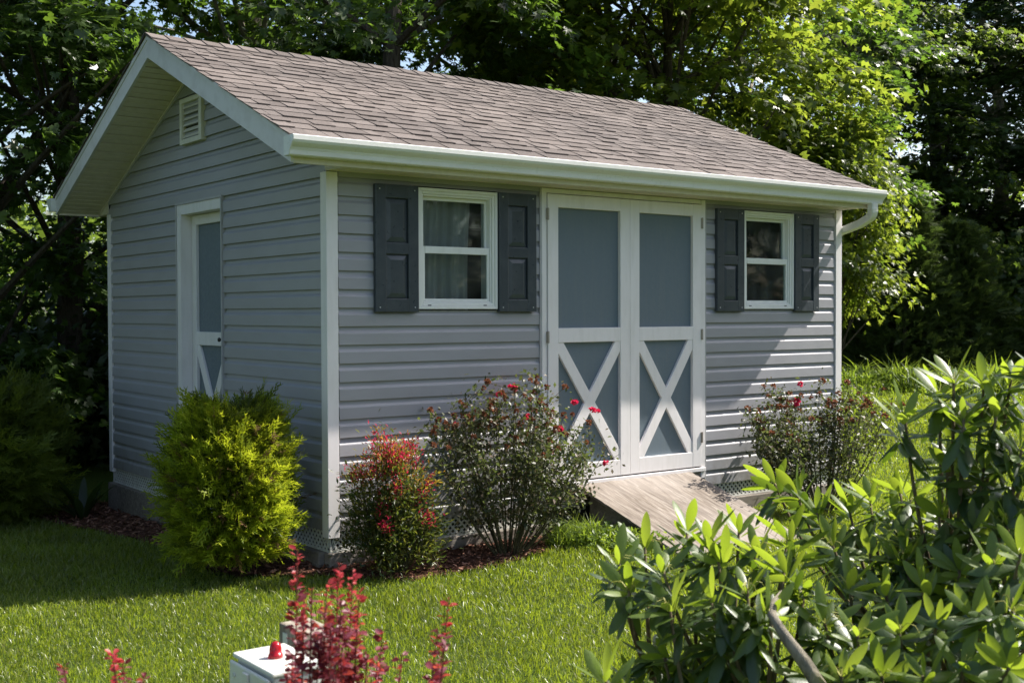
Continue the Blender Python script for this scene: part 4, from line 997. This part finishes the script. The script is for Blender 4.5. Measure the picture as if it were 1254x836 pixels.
# distant wood behind: one mass
def woods():
    rg = np.random.default_rng(9); O=[];A=[];N=[];Sz=[]
    for k in range(300):
        u = rg.uniform(-350,1600); d = rg.uniform(30,44); x, y = polar(u,d); z = gz(x,y)+rg.uniform(.2,5.5)*rg.uniform(.5,1)
        m = 85; O.append(rg.normal(size=(m,3))*np.array([1.2,1.2,.75])+np.array([x,y,z])); N.append(unit(np.array([0,0,1])+rg.normal(size=(m,3))*.6)); A.append(unit(rg.normal(size=(m,3)))); Sz.append(rg.uniform(.25,.48,m))
    return scatter('distant_woods', SSTAR, *map(np.concatenate, (O,A,N,Sz)))
tag(link('distant_woods', woods(), M['wood']), 'distant wood seen between the nearer trees', 'woods', kind='stuff')
def brush(right):
    rg = np.random.default_rng(19+right); O=[];A=[];N=[];Sz=[]
    for k in range(300):
        if right: u = rg.uniform(960,1480); d = rg.uniform(25,31); zt = 2.8
        else: u = rg.uniform(-250,330); d = rg.uniform(14.5,20); zt = 1.5
        x, y = polar(u,d); z = gz(x,y)+rg.uniform(.05,1)**1.2*zt; m = 95
        O.append(rg.normal(size=(m,3))*np.array([.5,.5,.30])+np.array([x,y,z])); N.append(unit(np.array([0,0,1])+rg.normal(size=(m,3))*.6)); A.append(unit(rg.normal(size=(m,3)))); Sz.append(rg.uniform(.09,.19,m))
    return scatter('undergrowth', SSTAR, *map(np.concatenate, (O,A,N,Sz)))
tag(link('undergrowth', brush(0), M['darkleaf']), 'dark tangled undergrowth beneath the trees on the left', 'undergrowth', kind='stuff')
tag(link('undergrowth', brush(1), M['wood']), 'tangled undergrowth beneath the trees on the right', 'undergrowth', kind='stuff')
# cedars at the right
def cedar(u, dist, h, r, label, seed):
    x, y = polar(u,dist); rg = np.random.default_rng(seed); root = empty('cedar_sapling', (x,y,float(gz(x,y))), 0, label, 'conifer', 'young cedars at the edge of the wood')
    MB().tube([(0,0,-.2),(.02,0,h*.5),(0,.02,h)], [.05,.03,.006], 7).build('trunk', M['bark'], root)
    n = 5200; z = rg.uniform(0,1,n)**1.1; a = rg.uniform(0,6.28,n); rr = r*(1-z)**.8*(.45+.55*rg.uniform(0,1,n))*(1+.2*np.sin(a*3+z*13)+.15*np.sin(a*7+z*30))+.03
    O = np.stack([rr*np.cos(a),rr*np.sin(a),z*h+.1],-1); out = np.stack([np.cos(a),np.sin(a),.45+0*a],-1); A = unit(out+rg.normal(size=(n,3))*.35)
    link('foliage', scatter('foliage', SPR, O, A, unit(np.array([0,0,1])+rg.normal(size=(n,3))*.5), rg.uniform(.14,.34,n)), M['cedar'], root)
cedar(1108,24.3,3.5,1.3,'taller pointed young cedar right of the shed, at the edge of the tall grass',1)
cedar(1172,24.9,2.8,1.25,'shorter young cedar to the right of the taller pointed one',2)

# far white fence seen through the left gap
fx, fy = polar(8,24); fence = empty('white_fence', (fx,fy,float(gz(fx,fy))), R_(-20), 'white fence glimpsed through the trees at the far left', 'fence')
MB().box(-2.5,2.5,-.02,.02,.30,.40).box(-2.5,2.5,-.02,.02,.85,.95).build('rail', M['trim'], fence)
for k in range(6):
    xx = -2.4+k*.96; MB().box(xx-.07,xx+.07,-.07,.07,-.1,1.15).lathe([(.10,0),(.10,.02),(0,.09)], xx, 0, 1.151, 4).build('fence_post', M['trim'], fence)

# ------------------------------------------------------------------ light, world, camera
SUN = Vector((1.63,-.40,1.85)).normalized(); elev = math.asin(SUN.z); azim = math.atan2(SUN.x, SUN.y)
ld = bpy.data.lights.new('sun', 'SUN'); ld.energy = 4.9; ld.angle = R_(.53); ld.color = (1,.945,.86)
lo = bpy.data.objects.new('sun', ld); COL.objects.link(lo); lo.rotation_euler = SUN.to_track_quat('Z','Y').to_euler(); lo.location = (20,-5,25)
wd = bpy.data.worlds.new('World'); S.world = wd; wd.use_nodes = True; nt = wd.node_tree; nt.nodes.clear()
sky = nt.nodes.new('ShaderNodeTexSky'); sky.sky_type = 'NISHITA'; sky.sun_disc = False; sky.sun_elevation = elev; sky.sun_rotation = azim; sky.air_density = 1.0; sky.dust_density = 2.2; sky.ozone_density = 1.0
bg = nt.nodes.new('ShaderNodeBackground'); bg.inputs[1].default_value = .108; ow = nt.nodes.new('ShaderNodeOutputWorld')
nt.links.new(sky.outputs[0], bg.inputs[0]); nt.links.new(bg.outputs[0], ow.inputs[0])
cd = bpy.data.cameras.new('camera'); cam = bpy.data.objects.new('camera', cd); COL.objects.link(cam); S.camera = cam
cd.sensor_width = 36; cd.lens = FPX/1254*36; cd.clip_start = .05; cd.clip_end = 3000
cam.matrix_world = Matrix(((RR[0],UU[0],-F[0],CAM[0]),(RR[1],UU[1],-F[1],CAM[1]),(RR[2],UU[2],-F[2],CAM[2]),(0,0,0,1)))
cd.dof.use_dof = True; cd.dof.focus_distance = 8.6; cd.dof.aperture_fstop = 7.1
S.view_settings.view_transform = 'Standard'; S.view_settings.look = 'None'; S.view_settings.gamma = 1; S.view_settings.exposure = 1.08
S.cycles.max_bounces = 7; S.cycles.diffuse_bounces = 4; S.cycles.glossy_bounces = 3; S.cycles.transmission_bounces = 5; S.cycles.transparent_max_bounces = 8
S.cycles.sample_clamp_indirect = 6
S.render.film_transparent = False
